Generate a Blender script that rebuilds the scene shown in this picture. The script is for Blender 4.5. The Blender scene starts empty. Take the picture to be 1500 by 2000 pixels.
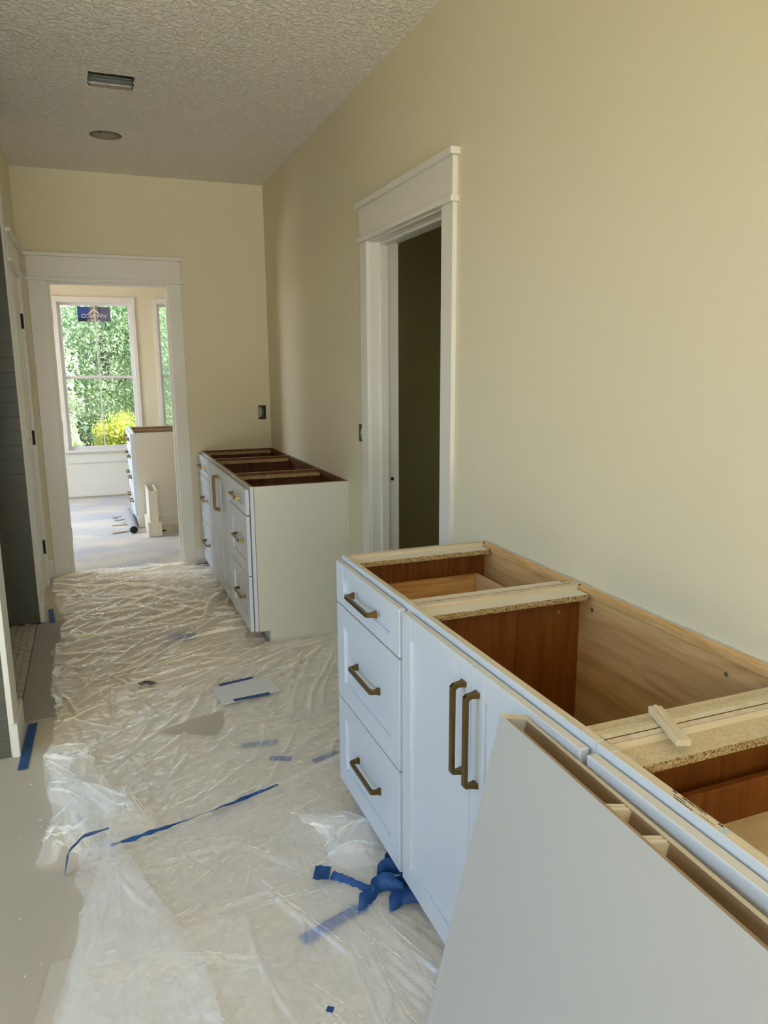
import bpy, bmesh, math, random
import numpy as np
from mathutils import Vector, Matrix

random.seed(7)
RNG = np.random.default_rng(11)
scene = bpy.context.scene
C = scene.collection

# ------------------------------------------------------------------ camera
YAW, PITCH, ROLL = 0.3721, -0.1946, -0.0069
_f = Vector((math.sin(YAW) * math.cos(PITCH), math.cos(YAW) * math.cos(PITCH), math.sin(PITCH)))
_r = Vector((math.cos(YAW), -math.sin(YAW), 0))
_u = _r.cross(_f)
_R = _r * math.cos(ROLL) + _u * math.sin(ROLL)
_U = -_r * math.sin(ROLL) + _u * math.cos(ROLL)
cam_data = bpy.data.cameras.new('camera')
cam = bpy.data.objects.new('camera', cam_data)
C.objects.link(cam)
M = Matrix.Identity(4)
for i in range(3):
    M[i][0] = _R[i]; M[i][1] = _U[i]; M[i][2] = -_f[i]
M[0][3], M[1][3], M[2][3] = -1.2978, 0.0, 1.5015
cam.matrix_world = M
cam_data.sensor_fit = 'VERTICAL'
cam_data.sensor_height = 36
cam_data.lens = 1453.07 / 2000 * 36
cam_data.clip_start = 0.02
scene.camera = cam

# ------------------------------------------------------------------ view, world, lights
scene.view_settings.view_transform = 'Standard'
scene.view_settings.look = 'None'
scene.view_settings.gamma = 1
scene.view_settings.exposure = -0.1
scene.view_settings.use_curve_mapping = False
scene.cycles.use_denoising = True
scene.cycles.max_bounces = 8
scene.cycles.diffuse_bounces = 5
scene.cycles.glossy_bounces = 2
scene.cycles.transparent_max_bounces = 8
scene.cycles.sample_clamp_indirect = 4

world = bpy.data.worlds.new('sky'); scene.world = world
world.use_nodes = True
wn = world.node_tree.nodes; wl = world.node_tree.links
wn.clear()
sky = wn.new('ShaderNodeTexSky')
sky.sky_type = 'NISHITA'
sky.sun_disc = False
sky.sun_elevation = math.radians(52)
sky.sun_rotation = math.radians(120)
bg = wn.new('ShaderNodeBackground'); bg.inputs[1].default_value = 0.6
out = wn.new('ShaderNodeOutputWorld')
wl.new(sky.outputs[0], bg.inputs[0]); wl.new(bg.outputs[0], out.inputs[0])

sun_d = bpy.data.lights.new('sun', 'SUN'); sun_d.energy = 22.0; sun_d.angle = 0.01
sun_d.color = (1.0, 0.93, 0.80)
sun = bpy.data.objects.new('sun', sun_d); C.objects.link(sun)
sun.rotation_euler = Vector((-0.80, 0.12, -0.85)).to_track_quat('-Z', 'Y').to_euler()

def area(name, loc, direction, sx, sy, power, color):
    d = bpy.data.lights.new(name, 'AREA'); d.shape = 'RECTANGLE'
    d.size = sx; d.size_y = sy; d.energy = power; d.color = color
    o = bpy.data.objects.new(name, d); C.objects.link(o)
    o.location = loc
    o.rotation_euler = Vector(direction).to_track_quat('-Z', 'Z').to_euler()
    return o
# daylight at the tub and rear windows, behind and to the left of the camera:
# blue sky light slants down through them, warm light off the sunlit ground slants up
def aimed(name, loc, target, sx, sy, power, color):
    return area(name, loc, Vector(target) - Vector(loc), sx, sy, power, color)
aimed('sky_light_tub', (-5.2, 1.5, 3.3), (-3.36, 1.55, 1.65), 3.4, 2.6, 92, (0.06, 0.42, 1.0))
aimed('ground_light_tub', (-5.2, 1.5, 0.0), (-3.36, 1.55, 1.60), 3.4, 2.4, 42, (1.0, 0.88, 0.58))
aimed('sky_light_rear', (-1.9, -7.4, 3.1), (-1.9, -5.26, 1.6), 4.0, 2.6, 60, (0.86, 0.92, 1.0))
aimed('ground_light_rear', (-1.9, -7.4, -0.55), (-1.9, -5.26, 1.3), 4.0, 2.6, 840, (0.93, 0.91, 0.87))
aimed('fill_light_side', (-5.2, -3.1, 3.2), (-3.36, -3.1, 1.6), 3.4, 2.6, 880, (0.92, 0.94, 0.82))  # added fill lamp at a made-up side window, evens out the room light
# added fill lamps at a made-up side window of the room beyond the doorway
aimed('cool_fill_bedroom', (-4.6, 7.7, 2.8), (-3.26, 7.7, 1.5), 2.8, 2.2, 400, (0.80, 0.90, 1.0))
aimed('warm_fill_bedroom', (-4.6, 7.7, 0.0), (-3.26, 7.7, 1.5), 2.8, 2.2, 300, (1.0, 0.84, 0.84))

# ------------------------------------------------------------------ materials
MATS = {}
def new_mat(name):
    m = bpy.data.materials.new(name); m.use_nodes = True
    MATS[name] = m
    nt = m.node_tree
    return m, nt, nt.nodes['Principled BSDF'], nt.nodes, nt.links

def set_in(b, **kw):
    for k, v in kw.items():
        k = k.replace('_', ' ')
        if k in b.inputs: b.inputs[k].default_value = v

def plain(name, col, rough=0.5, metal=0.0, spec=0.4, var=0.04, vscale=3.0, bump=0.0, bscale=60.0, bdist=0.002, detail=3):
    m, nt, b, N, L = new_mat(name)
    set_in(b, Roughness=rough, Metallic=metal, Specular_IOR_Level=spec)
    tc = N.new('ShaderNodeTexCoord')
    nz = N.new('ShaderNodeTexNoise'); nz.inputs['Scale'].default_value = vscale; nz.inputs['Detail'].default_value = 4
    L.new(tc.outputs['Object'], nz.inputs['Vector'])
    mx = N.new('ShaderNodeMix'); mx.data_type = 'RGBA'
    mx.inputs['A'].default_value = (*[c * (1 - var) for c in col], 1)
    mx.inputs['B'].default_value = (*[min(1, c * (1 + var)) for c in col], 1)
    L.new(nz.outputs['Fac'], mx.inputs['Factor']); L.new(mx.outputs['Result'], b.inputs['Base Color'])
    if bump > 0:
        n2 = N.new('ShaderNodeTexNoise'); n2.inputs['Scale'].default_value = bscale; n2.inputs['Detail'].default_value = detail
        L.new(tc.outputs['Object'], n2.inputs['Vector'])
        bp = N.new('ShaderNodeBump'); bp.inputs['Strength'].default_value = bump; bp.inputs['Distance'].default_value = bdist
        L.new(n2.outputs['Fac'], bp.inputs['Height']); L.new(bp.outputs['Normal'], b.inputs['Normal'])
    return m

def wood(name, dark, light, scale=(1, 1, 1), wave=6.0, dist=3.0, rough=0.45, speck=0.0):
    """grain runs along the axis with the smallest scale"""
    m, nt, b, N, L = new_mat(name)
    set_in(b, Roughness=rough, Specular_IOR_Level=0.35)
    tc = N.new('ShaderNodeTexCoord'); mp = N.new('ShaderNodeMapping')
    mp.inputs['Scale'].default_value = scale
    L.new(tc.outputs['Object'], mp.inputs['Vector'])
    nz = N.new('ShaderNodeTexNoise'); nz.inputs['Scale'].default_value = wave; nz.inputs['Detail'].default_value = 6
    nz.inputs['Distortion'].default_value = dist * 0.3
    L.new(mp.outputs[0], nz.inputs['Vector'])
    n2 = N.new('ShaderNodeTexNoise'); n2.inputs['Scale'].default_value = wave * 5; n2.inputs['Detail'].default_value = 3
    L.new(mp.outputs[0], n2.inputs['Vector'])
    ma = N.new('ShaderNodeMath'); ma.operation = 'MULTIPLY_ADD'
    ma.inputs[1].default_value = 0.35
    L.new(n2.outputs['Fac'], ma.inputs[0]); L.new(nz.outputs['Fac'], ma.inputs[2])
    cr = N.new('ShaderNodeValToRGB')
    cr.color_ramp.elements[0].position = 0.42; cr.color_ramp.elements[0].color = (*dark, 1)
    cr.color_ramp.elements[1].position = 0.82; cr.color_ramp.elements[1].color = (*light, 1)
    L.new(ma.outputs[0], cr.inputs[0]); L.new(cr.outputs[0], b.inputs['Base Color'])
    bp = N.new('ShaderNodeBump'); bp.inputs['Strength'].default_value = 0.08; bp.inputs['Distance'].default_value = 0.001
    L.new(ma.outputs[0], bp.inputs['Height']); L.new(bp.outputs[0], b.inputs['Normal'])
    return m

def speckle(name, dark, mid, light, scale=260, rough=0.85):
    m, nt, b, N, L = new_mat(name)
    set_in(b, Roughness=rough, Specular_IOR_Level=0.2)
    tc = N.new('ShaderNodeTexCoord')
    v = N.new('ShaderNodeTexVoronoi'); v.inputs['Scale'].default_value = scale
    L.new(tc.outputs['Object'], v.inputs['Vector'])
    sep = N.new('ShaderNodeSeparateColor'); L.new(v.outputs['Color'], sep.inputs[0])
    cr = N.new('ShaderNodeValToRGB'); e = cr.color_ramp.elements
    e[0].position = 0.05; e[0].color = (*dark, 1); e[1].position = 0.95; e[1].color = (*light, 1)
    k = e.new(0.4); k.color = (*mid, 1)
    L.new(sep.outputs[0], cr.inputs[0]); L.new(cr.outputs[0], b.inputs['Base Color'])
    bp = N.new('ShaderNodeBump'); bp.inputs['Strength'].default_value = 0.3; bp.inputs['Distance'].default_value = 0.001
    L.new(sep.outputs[1], bp.inputs['Height']); L.new(bp.outputs[0], b.inputs['Normal'])
    return m

WALL = plain('wall_paint', (0.77, 0.70, 0.51), rough=0.62, spec=0.25, var=0.012, bump=0.10, bscale=180, bdist=0.0015, detail=2)
CEIL_MAT, nt, b, N, L = new_mat('ceiling_texture')
set_in(b, Roughness=0.8, Specular_IOR_Level=0.2)
b.inputs['Base Color'].default_value = (0.95, 0.91, 0.81, 1)
tc = N.new('ShaderNodeTexCoord')
nz = N.new('ShaderNodeTexNoise'); nz.inputs['Scale'].default_value = 48; nz.inputs['Detail'].default_value = 4; nz.inputs['Distortion'].default_value = 0.6
L.new(tc.outputs['Object'], nz.inputs['Vector'])
cr = N.new('ShaderNodeValToRGB'); cr.color_ramp.elements[0].position = 0.40; cr.color_ramp.elements[1].position = 0.58
L.new(nz.outputs['Fac'], cr.inputs[0])
bp = N.new('ShaderNodeBump'); bp.inputs['Strength'].default_value = 0.9; bp.inputs['Distance'].default_value = 0.008
L.new(cr.outputs[0], bp.inputs['Height']); L.new(bp.outputs[0], b.inputs['Normal'])

TRIM = plain('trim_white', (0.80, 0.775, 0.69), rough=0.32, spec=0.5, var=0.01)
CAB = plain('cabinet_white', (0.70, 0.755, 0.82), rough=0.34, spec=0.5, var=0.01)
TOPEDGE_WARM = plain('front_top_warm_light', (0.74, 0.70, 0.61), rough=0.5, var=0.02)  # cabinet white with the warm light on upward edges painted in
ENDP = plain('end_panel_white', (0.68, 0.67, 0.58), rough=0.4, spec=0.4, var=0.012)
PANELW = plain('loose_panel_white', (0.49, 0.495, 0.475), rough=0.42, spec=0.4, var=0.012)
RAW = wood('raw_maple', (0.62, 0.50, 0.33), (0.78, 0.68, 0.50), scale=(6, 0.6, 6), wave=5)
RAWX = wood('raw_maple_cross', (0.60, 0.48, 0.32), (0.76, 0.66, 0.48), scale=(0.6, 6, 6), wave=5)
GRAIN_SHADED = wood('maple_print_shaded', (0.145, 0.036, 0.004), (0.25, 0.080, 0.012), scale=(9, 9, 0.5), wave=4)  # vertical grain, with the shade on the cabinet sides put into the colour
GRAIN_LIT = wood('maple_print_lit', (0.55, 0.30, 0.105), (0.76, 0.49, 0.21), scale=(9, 0.9, 9), wave=2.4, dist=6)  # same print, horizontal grain, lightened for the light falling on the back
PINEX = wood('pine_across', (0.42, 0.20, 0.062), (0.66, 0.40, 0.16), scale=(0.7, 5, 9), wave=4, dist=5)
PINEY = wood('pine_along', (0.60, 0.38, 0.19), (0.72, 0.51, 0.30), scale=(6, 0.7, 7), wave=4, dist=5)
PLY = wood('plywood_bottom', (0.60, 0.44, 0.23), (0.74, 0.58, 0.35), scale=(1.2, 4, 4), wave=5, dist=5)
MELA = plain('cleat_melamine', (0.80, 0.73, 0.58), rough=0.5, var=0.03, vscale=20)
CORE = speckle('particle_core', (0.16, 0.09, 0.035), (0.42, 0.28, 0.12), (0.62, 0.46, 0.24), scale=330)
CHIP = speckle('raw_particle_board', (0.60, 0.48, 0.29), (0.66, 0.545, 0.35), (0.71, 0.60, 0.41), scale=240)
REDBOX = wood('red_stained_box', (0.22, 0.045, 0.02), (0.32, 0.075, 0.035), scale=(1, 6, 6), wave=4)
BOXWOOD = wood('inner_box_wood', (0.30, 0.20, 0.115), (0.42, 0.30, 0.19), scale=(6, 0.7, 6), wave=5)
CREAMW = plain('cream_panel', (0.74, 0.70, 0.60), rough=0.42, spec=0.4, var=0.012)
OLIVE = plain('closet_olive', (0.62, 0.56, 0.30), rough=0.7, spec=0.2, var=0.02)  # closet walls, yellower than the passage walls
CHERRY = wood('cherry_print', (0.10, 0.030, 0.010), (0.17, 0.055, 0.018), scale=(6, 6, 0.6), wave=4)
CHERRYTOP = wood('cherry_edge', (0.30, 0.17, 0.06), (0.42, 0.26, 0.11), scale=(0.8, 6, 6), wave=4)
BRONZE = plain('champagne_bronze', (0.215, 0.135, 0.045), rough=0.30, metal=1.0, var=0.06, vscale=30)
BRONZE.node_tree.nodes['Principled BSDF'].inputs['Specular IOR Level'].default_value = 0.5
BLACK = plain('black_metal', (0.012, 0.012, 0.012), rough=0.4)
GALV = plain('galvanised_steel', (0.42, 0.43, 0.40), rough=0.35, metal=0.85, var=0.12, vscale=14, bump=0.2, bscale=20, bdist=0.004)
CANW = plain('can_housing_paint', (0.33, 0.31, 0.24), rough=0.5)
BOXGREY = plain('box_plastic_grey', (0.10, 0.10, 0.09), rough=0.5)
WIREW = plain('wire_jacket_white', (0.72, 0.70, 0.62), rough=0.5)
COPPER = plain('bare_wire', (0.35, 0.22, 0.09), rough=0.35, metal=1)
GYPSUM = plain('torn_gypsum', (0.30, 0.24, 0.17), rough=0.9, bump=0.4, bscale=120)
TILE = plain('shower_tile_grey', (0.105, 0.108, 0.085), rough=0.30, spec=0.5, var=0.14, vscale=9)
GROUT = plain('grout', (0.21, 0.205, 0.165), rough=0.9, var=0.1)
DGROUT = plain('mosaic_grout', (0.12, 0.10, 0.075), rough=0.95, var=0.1)
MOSAIC = plain('mosaic_stone', (0.56, 0.51, 0.43), rough=0.55, var=0.10, vscale=14)
SILL = plain('threshold_tile', (0.40, 0.375, 0.34), rough=0.6, var=0.05, vscale=8)
PAPER = plain('floor_paper', (0.60, 0.535, 0.425), rough=0.55, spec=0.35, var=0.035, vscale=2.2, bump=0.08, bscale=9, bdist=0.004)
PAPER2 = plain('floor_paper_light', (0.66, 0.60, 0.50), rough=0.5, spec=0.35, var=0.03, vscale=3)
CARD = plain('white_card', (0.93, 0.92, 0.88), rough=0.55, var=0.02)
BLUE, nt, b, N, L = new_mat('painters_tape_blue')
set_in(b, Roughness=0.5, Specular_IOR_Level=0.35)
tc = N.new('ShaderNodeTexCoord'); nz = N.new('ShaderNodeTexNoise'); nz.inputs['Scale'].default_value = 24; nz.inputs['Detail'].default_value = 5
L.new(tc.outputs['Object'], nz.inputs['Vector'])
cr = N.new('ShaderNodeValToRGB')
cr.color_ramp.elements[0].position = 0.35; cr.color_ramp.elements[0].color = (0.014, 0.062, 0.22, 1)
cr.color_ramp.elements[1].position = 0.75; cr.color_ramp.elements[1].color = (0.030, 0.115, 0.32, 1)
L.new(nz.outputs['Fac'], cr.inputs[0]); L.new(cr.outputs[0], b.inputs['Base Color'])
bp = N.new('ShaderNodeBump'); bp.inputs['Strength'].default_value = 0.3; bp.inputs['Distance'].default_value = 0.002
L.new(nz.outputs['Fac'], bp.inputs['Height']); L.new(bp.outputs[0], b.inputs['Normal'])
PVC = plain('pvc_grey', (0.36, 0.36, 0.40), rough=0.35)
PVCIN = plain('pvc_bore', (0.03, 0.03, 0.03), rough=0.7)
INK = plain('printed_ink', (0.03, 0.03, 0.03), rough=0.6)
INKB = plain('pale_blue_tag', (0.52, 0.62, 0.66), rough=0.6)
STICKB = plain('sticker_blue', (0.035, 0.09, 0.34), rough=0.4, var=0.2, vscale=5)
STICKG = plain('sticker_slate', (0.15, 0.155, 0.24), rough=0.4, var=0.2, vscale=5)
STICKT = plain('sticker_tan', (0.34, 0.24, 0.17), rough=0.4, var=0.2, vscale=5)
STICKW = plain('sticker_white', (0.85, 0.82, 0.85), rough=0.4)
STICKK = plain('sticker_black', (0.015, 0.02, 0.05), rough=0.4)
VINYL = plain('window_vinyl', (0.80, 0.76, 0.76), rough=0.35)
BARK = plain('bark', (0.17, 0.14, 0.12), rough=0.9, var=0.3, vscale=12, bump=0.5, bscale=18, bdist=0.02)
SOIL = plain('forest_ground', (0.26, 0.20, 0.12), rough=1.0, var=0.35, vscale=1.3)

# far room slab with bluish dust patches
SLAB, nt, b, N, L = new_mat('dusty_slab')
set_in(b, Roughness=0.6, Specular_IOR_Level=0.3)
tc = N.new('ShaderNodeTexCoord'); mp = N.new('ShaderNodeMapping'); mp.inputs['Scale'].default_value = (0.9, 1.5, 1)
L.new(tc.outputs['Object'], mp.inputs[0])
nz = N.new('ShaderNodeTexNoise'); nz.inputs['Scale'].default_value = 1.7; nz.inputs['Detail'].default_value = 7; nz.inputs['Roughness'].default_value = 0.62
L.new(mp.outputs[0], nz.inputs['Vector'])
cr = N.new('ShaderNodeValToRGB'); e = cr.color_ramp.elements
e[0].position = 0.38; e[0].color = (0.47, 0.48, 0.54, 1); e[1].position = 0.60; e[1].color = (0.68, 0.63, 0.55, 1)
L.new(nz.outputs['Fac'], cr.inputs[0]); L.new(cr.outputs[0], b.inputs['Base Color'])

# clear polythene film
FILM, nt, b, N, L = new_mat('polythene_film')
N.remove(b)
mo = N['Material Output']
tc = N.new('ShaderNodeTexCoord')
nz = N.new('ShaderNodeTexNoise'); nz.inputs['Scale'].default_value = 9; nz.inputs['Detail'].default_value = 4
L.new(tc.outputs['Object'], nz.inputs['Vector'])
wv = N.new('ShaderNodeVectorMath'); wv.operation = 'SCALE'; wv.inputs['Scale'].default_value = 0.10
L.new(nz.outputs['Color'], wv.inputs[0])
av = N.new('ShaderNodeVectorMath'); av.operation = 'ADD'
L.new(tc.outputs['Object'], av.inputs[0]); L.new(wv.outputs[0], av.inputs[1])
hs = []
for sc_, wgt in ((16, 1.0), (41, 0.42), (95, 0.16)):
    v = N.new('ShaderNodeTexVoronoi'); v.inputs['Scale'].default_value = sc_
    L.new(av.outputs[0], v.inputs['Vector'])
    mu = N.new('ShaderNodeMath'); mu.operation = 'MULTIPLY'; mu.inputs[1].default_value = wgt
    L.new(v.outputs['Distance'], mu.inputs[0]); hs.append(mu)
ad = N.new('ShaderNodeMath'); L.new(hs[0].outputs[0], ad.inputs[0]); L.new(hs[1].outputs[0], ad.inputs[1])
ad2 = N.new('ShaderNodeMath'); L.new(ad.outputs[0], ad2.inputs[0]); L.new(hs[2].outputs[0], ad2.inputs[1])
bp = N.new('ShaderNodeBump'); bp.inputs['Strength'].default_value = 0.40; bp.inputs['Distance'].default_value = 0.007
L.new(ad2.outputs[0], bp.inputs['Height'])
dif = N.new('ShaderNodeBsdfDiffuse'); dif.inputs[0].default_value = (0.96, 0.955, 0.93, 1)
trl = N.new('ShaderNodeBsdfTranslucent'); trl.inputs[0].default_value = (0.96, 0.955, 0.93, 1)
tra = N.new('ShaderNodeBsdfTransparent'); tra.inputs[0].default_value = (0.985, 0.98, 0.97, 1)
glo = N.new('ShaderNodeBsdfGlossy'); glo.inputs['Roughness'].default_value = 0.11; glo.inputs[0].default_value = (1, 1, 1, 1)
L.new(bp.outputs[0], glo.inputs['Normal'])
m1 = N.new('ShaderNodeMixShader'); m1.inputs[0].default_value = 0.15
L.new(dif.outputs[0], m1.inputs[1]); L.new(trl.outputs[0], m1.inputs[2])
# cloudy, dusty areas are milkier than clear ones
n3 = N.new('ShaderNodeTexNoise'); n3.inputs['Scale'].default_value = 3.2; n3.inputs['Detail'].default_value = 5
L.new(tc.outputs['Object'], n3.inputs['Vector'])
mr = N.new('ShaderNodeMapRange'); mr.inputs['From Min'].default_value = 0.35; mr.inputs['From Max'].default_value = 0.68
mr.inputs['To Min'].default_value = 0.22; mr.inputs['To Max'].default_value = 0.44
L.new(n3.outputs['Fac'], mr.inputs['Value'])
m2 = N.new('ShaderNodeMixShader'); L.new(mr.outputs[0], m2.inputs[0])
L.new(tra.outputs[0], m2.inputs[1]); L.new(m1.outputs[0], m2.inputs[2])
fr = N.new('ShaderNodeFresnel'); fr.inputs[0].default_value = 1.52; L.new(bp.outputs[0], fr.inputs['Normal'])
fk = N.new('ShaderNodeMath'); fk.operation = 'MULTIPLY'; fk.inputs[1].default_value = 1.55
L.new(fr.outputs[0], fk.inputs[0]); L.new(fk.outputs[0], glo.inputs['Color'])
m3 = N.new('ShaderNodeAddShader')
L.new(m2.outputs[0], m3.inputs[0]); L.new(glo.outputs[0], m3.inputs[1])
L.new(m3.outputs[0], mo.inputs[0])

# window glass: thin pane
GLASS, nt, b, N, L = new_mat('pane_glass')
N.remove(b); mo = N['Material Output']
tra = N.new('ShaderNodeBsdfTransparent'); tra.inputs[0].default_value = (0.93, 0.96, 0.95, 1)
glo = N.new('ShaderNodeBsdfGlossy'); glo.inputs['Roughness'].default_value = 0.02
mx = N.new('ShaderNodeMixShader'); mx.inputs[0].default_value = 0.002
L.new(tra.outputs[0], mx.inputs[1]); L.new(glo.outputs[0], mx.inputs[2]); L.new(mx.outputs[0], mo.inputs[0])

def leafmat(name, a, c):
    m, nt, b, N, L = new_mat(name)
    N.remove(b); mo = N['Material Output']
    tc = N.new('ShaderNodeTexCoord'); nz = N.new('ShaderNodeTexNoise'); nz.inputs['Scale'].default_value = 5; nz.inputs['Detail'].default_value = 2
    L.new(tc.outputs['Object'], nz.inputs['Vector'])
    cr = N.new('ShaderNodeValToRGB'); e = cr.color_ramp.elements
    e[0].position = 0.35; e[0].color = (*a, 1); e[1].position = 0.65; e[1].color = (*c, 1)
    L.new(nz.outputs['Fac'], cr.inputs[0])
    d = N.new('ShaderNodeBsdfDiffuse'); t = N.new('ShaderNodeBsdfTranslucent'); g = N.new('ShaderNodeBsdfGlossy'); g.inputs['Roughness'].default_value = 0.35
    L.new(cr.outputs[0], d.inputs[0]); L.new(cr.outputs[0], t.inputs[0])
    m1 = N.new('ShaderNodeMixShader'); m1.inputs[0].default_value = 0.45
    L.new(d.outputs[0], m1.inputs[1]); L.new(t.outputs[0], m1.inputs[2])
    m2 = N.new('ShaderNodeMixShader'); m2.inputs[0].default_value = 0.06
    L.new(m1.outputs[0], m2.inputs[1]); L.new(g.outputs[0], m2.inputs[2]); L.new(m2.outputs[0], mo.inputs[0])
    return m
LEAF_A = leafmat('leaf_mid_green', (0.28, 0.42, 0.25), (0.50, 0.62, 0.40))
LEAF_B = leafmat('leaf_pale_green', (0.38, 0.52, 0.33), (0.68, 0.76, 0.55))
LEAF_C = leafmat('leaf_yellow_green', (0.34, 0.46, 0.08), (0.78, 0.74, 0.18))

# ------------------------------------------------------------------ helpers
def obj(name, bm, mats, parent=None, smooth=False):
    me = bpy.data.meshes.new(name)
    bm.normal_update(); bm.to_mesh(me); bm.free()
    for m in (mats if isinstance(mats, (list, tuple)) else [mats]): me.materials.append(m)
    if smooth:
        me.polygons.foreach_set('use_smooth', [True] * len(me.polygons))
    o = bpy.data.objects.new(name, me); C.objects.link(o)
    o.parent = parent
    return o

def tag(o, label=None, cat=None, group=None, kind=None):
    if label: o['label'] = label
    if cat: o['category'] = cat
    if group: o['group'] = group
    if kind: o['kind'] = kind
    return o

def thing(name, label, cat, loc=(0, 0, 0), rotz=0, group=None):
    o = bpy.data.objects.new(name, None); C.objects.link(o)
    o.empty_display_size = 0.1
    o.location = loc; o.rotation_euler = (0, 0, rotz)
    return tag(o, label, cat, group)

def struct(name, bm, mats, label=None, parent=None):
    o = obj(name, bm, mats, parent)
    if parent is None:
        o['kind'] = 'structure'
        if label: o['label'] = label
    return o

def box(bm, x0, x1, y0, y1, z0, z1, bev=0.0, mi=0, seg=1):
    g = bmesh.ops.create_cube(bm, size=1, matrix=Matrix.Translation(((x0 + x1) / 2, (y0 + y1) / 2, (z0 + z1) / 2)) @ Matrix.Diagonal((abs(x1 - x0), abs(y1 - y0), abs(z1 - z0), 1)))
    vs = g['verts']
    fs = set(f for v in vs for f in v.link_faces)
    for f in fs: f.material_index = mi
    if bev > 0:
        es = set(e for v in vs for e in v.link_edges)
        bmesh.ops.bevel(bm, geom=list(es), offset=bev, segments=seg, affect='EDGES', profile=0.7)
    return vs

def bx(*a, **k):
    bm = bmesh.new(); box(bm, *a, **k); return bm

def prism(bm, pts, axis, a0, a1, mi=0):
    """polygon pts (2D) extruded along axis between a0 and a1"""
    def P(p, a):
        return {'x': (a, p[0], p[1]), 'y': (p[0], a, p[1]), 'z': (p[0], p[1], a)}[axis]
    v0 = [bm.verts.new(P(p, a0)) for p in pts]; v1 = [bm.verts.new(P(p, a1)) for p in pts]
    n = len(pts); fs = [bm.faces.new(v0[::-1]), bm.faces.new(v1)]
    for i in range(n):
        fs.append(bm.faces.new((v0[i], v0[(i + 1) % n], v1[(i + 1) % n], v1[i])))
    for f in fs: f.material_index = mi
    bmesh.ops.recalc_face_normals(bm, faces=fs)
    return fs

def tube(bm, pts, rad, n=8, cap=True, mi=0):
    pts = [Vector(p) for p in pts]; rings = []
    for i, p in enumerate(pts):
        d = (pts[min(i + 1, len(pts) - 1)] - pts[max(i - 1, 0)]).normalized()
        s = d.cross(Vector((0, 0, 1)) if abs(d.z) < 0.9 else Vector((1, 0, 0))).normalized(); t = d.cross(s)
        r = rad[i] if isinstance(rad, (list, tuple)) else rad
        rings.append([bm.verts.new(p + (s * math.cos(a) + t * math.sin(a)) * r) for a in [2 * math.pi * k / n for k in range(n)]])
    for a, b2 in zip(rings, rings[1:]):
        for k in range(n):
            f = bm.faces.new((a[k], a[(k + 1) % n], b2[(k + 1) % n], b2[k])); f.material_index = mi
    if cap:
        for r in (rings[0], rings[-1]):
            f = bm.faces.new(r); f.material_index = mi
    bmesh.ops.recalc_face_normals(bm, faces=bm.faces[:])

def slab_holes(axis, a0, a1, u0, u1, v0, v1, holes):
    """a slab normal to axis between a0 and a1, spanning u,v, with rectangular holes (u0,u1,v0,v1)"""
    us = sorted(set([u0, u1] + [h[i] for h in holes for i in (0, 1)])); vs = sorted(set([v0, v1] + [h[i] for h in holes for i in (2, 3)]))
    us = [u for u in us if u0 <= u <= u1]; vs = [v for v in vs if v0 <= v <= v1]
    bm = bmesh.new(); cache = {}
    def V(a, u, v):
        k = (a, round(u, 5), round(v, 5))
        if k not in cache:
            cache[k] = bm.verts.new({'x': (a, u, v), 'y': (u, a, v), 'z': (u, v, a)}[axis])
        return cache[k]
    def solid(i, j):
        if i < 0 or j < 0 or i >= len(us) - 1 or j >= len(vs) - 1: return False
        cu, cv = (us[i] + us[i + 1]) / 2, (vs[j] + vs[j + 1]) / 2
        return not any(h[0] < cu < h[1] and h[2] < cv < h[3] for h in holes)
    for i in range(len(us) - 1):
        for j in range(len(vs) - 1):
            if not solid(i, j): continue
            A = (us[i], vs[j]); B = (us[i + 1], vs[j]); D = (us[i + 1], vs[j + 1]); E = (us[i], vs[j + 1])
            for a in (a0, a1): bm.faces.new([V(a, *p) for p in (A, B, D, E)])
            for (di, dj, p, q) in ((-1, 0, A, E), (1, 0, B, D), (0, -1, A, B), (0, 1, E, D)):
                if not solid(i + di, j + dj): bm.faces.new([V(a0, *p), V(a0, *q), V(a1, *q), V(a1, *p)])
    bmesh.ops.recalc_face_normals(bm, faces=bm.faces[:])
    return bm

def text_mesh(name, s, size, mat, parent, matrix, extrude=0.0002):
    cu = bpy.data.curves.new(name, 'FONT'); cu.body = s; cu.size = size; cu.extrude = extrude
    cu.align_x = 'CENTER'; cu.align_y = 'CENTER'
    to = bpy.data.objects.new(name + '_tmp', cu); C.objects.link(to)
    dg = bpy.context.evaluated_depsgraph_get(); dg.update()
    me = bpy.data.meshes.new_from_object(to.evaluated_get(dg))
    bpy.data.objects.remove(to)
    me.transform(matrix); me.materials.clear(); me.materials.append(mat); me.name = name
    o = bpy.data.objects.new(name, me); C.objects.link(o); o.parent = parent
    return o

# ------------------------------------------------------------------ dimensions (metres)
D = 5.734            # far wall
H = 2.80             # ceiling
XL = -1.676          # left wall of the passage
HT, HB = 2.244, 2.082
Z = 0.876            # cabinet height
ZT, ZB = 0.862, 0.071
S1, S2 = 0.720, 0.385

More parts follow.
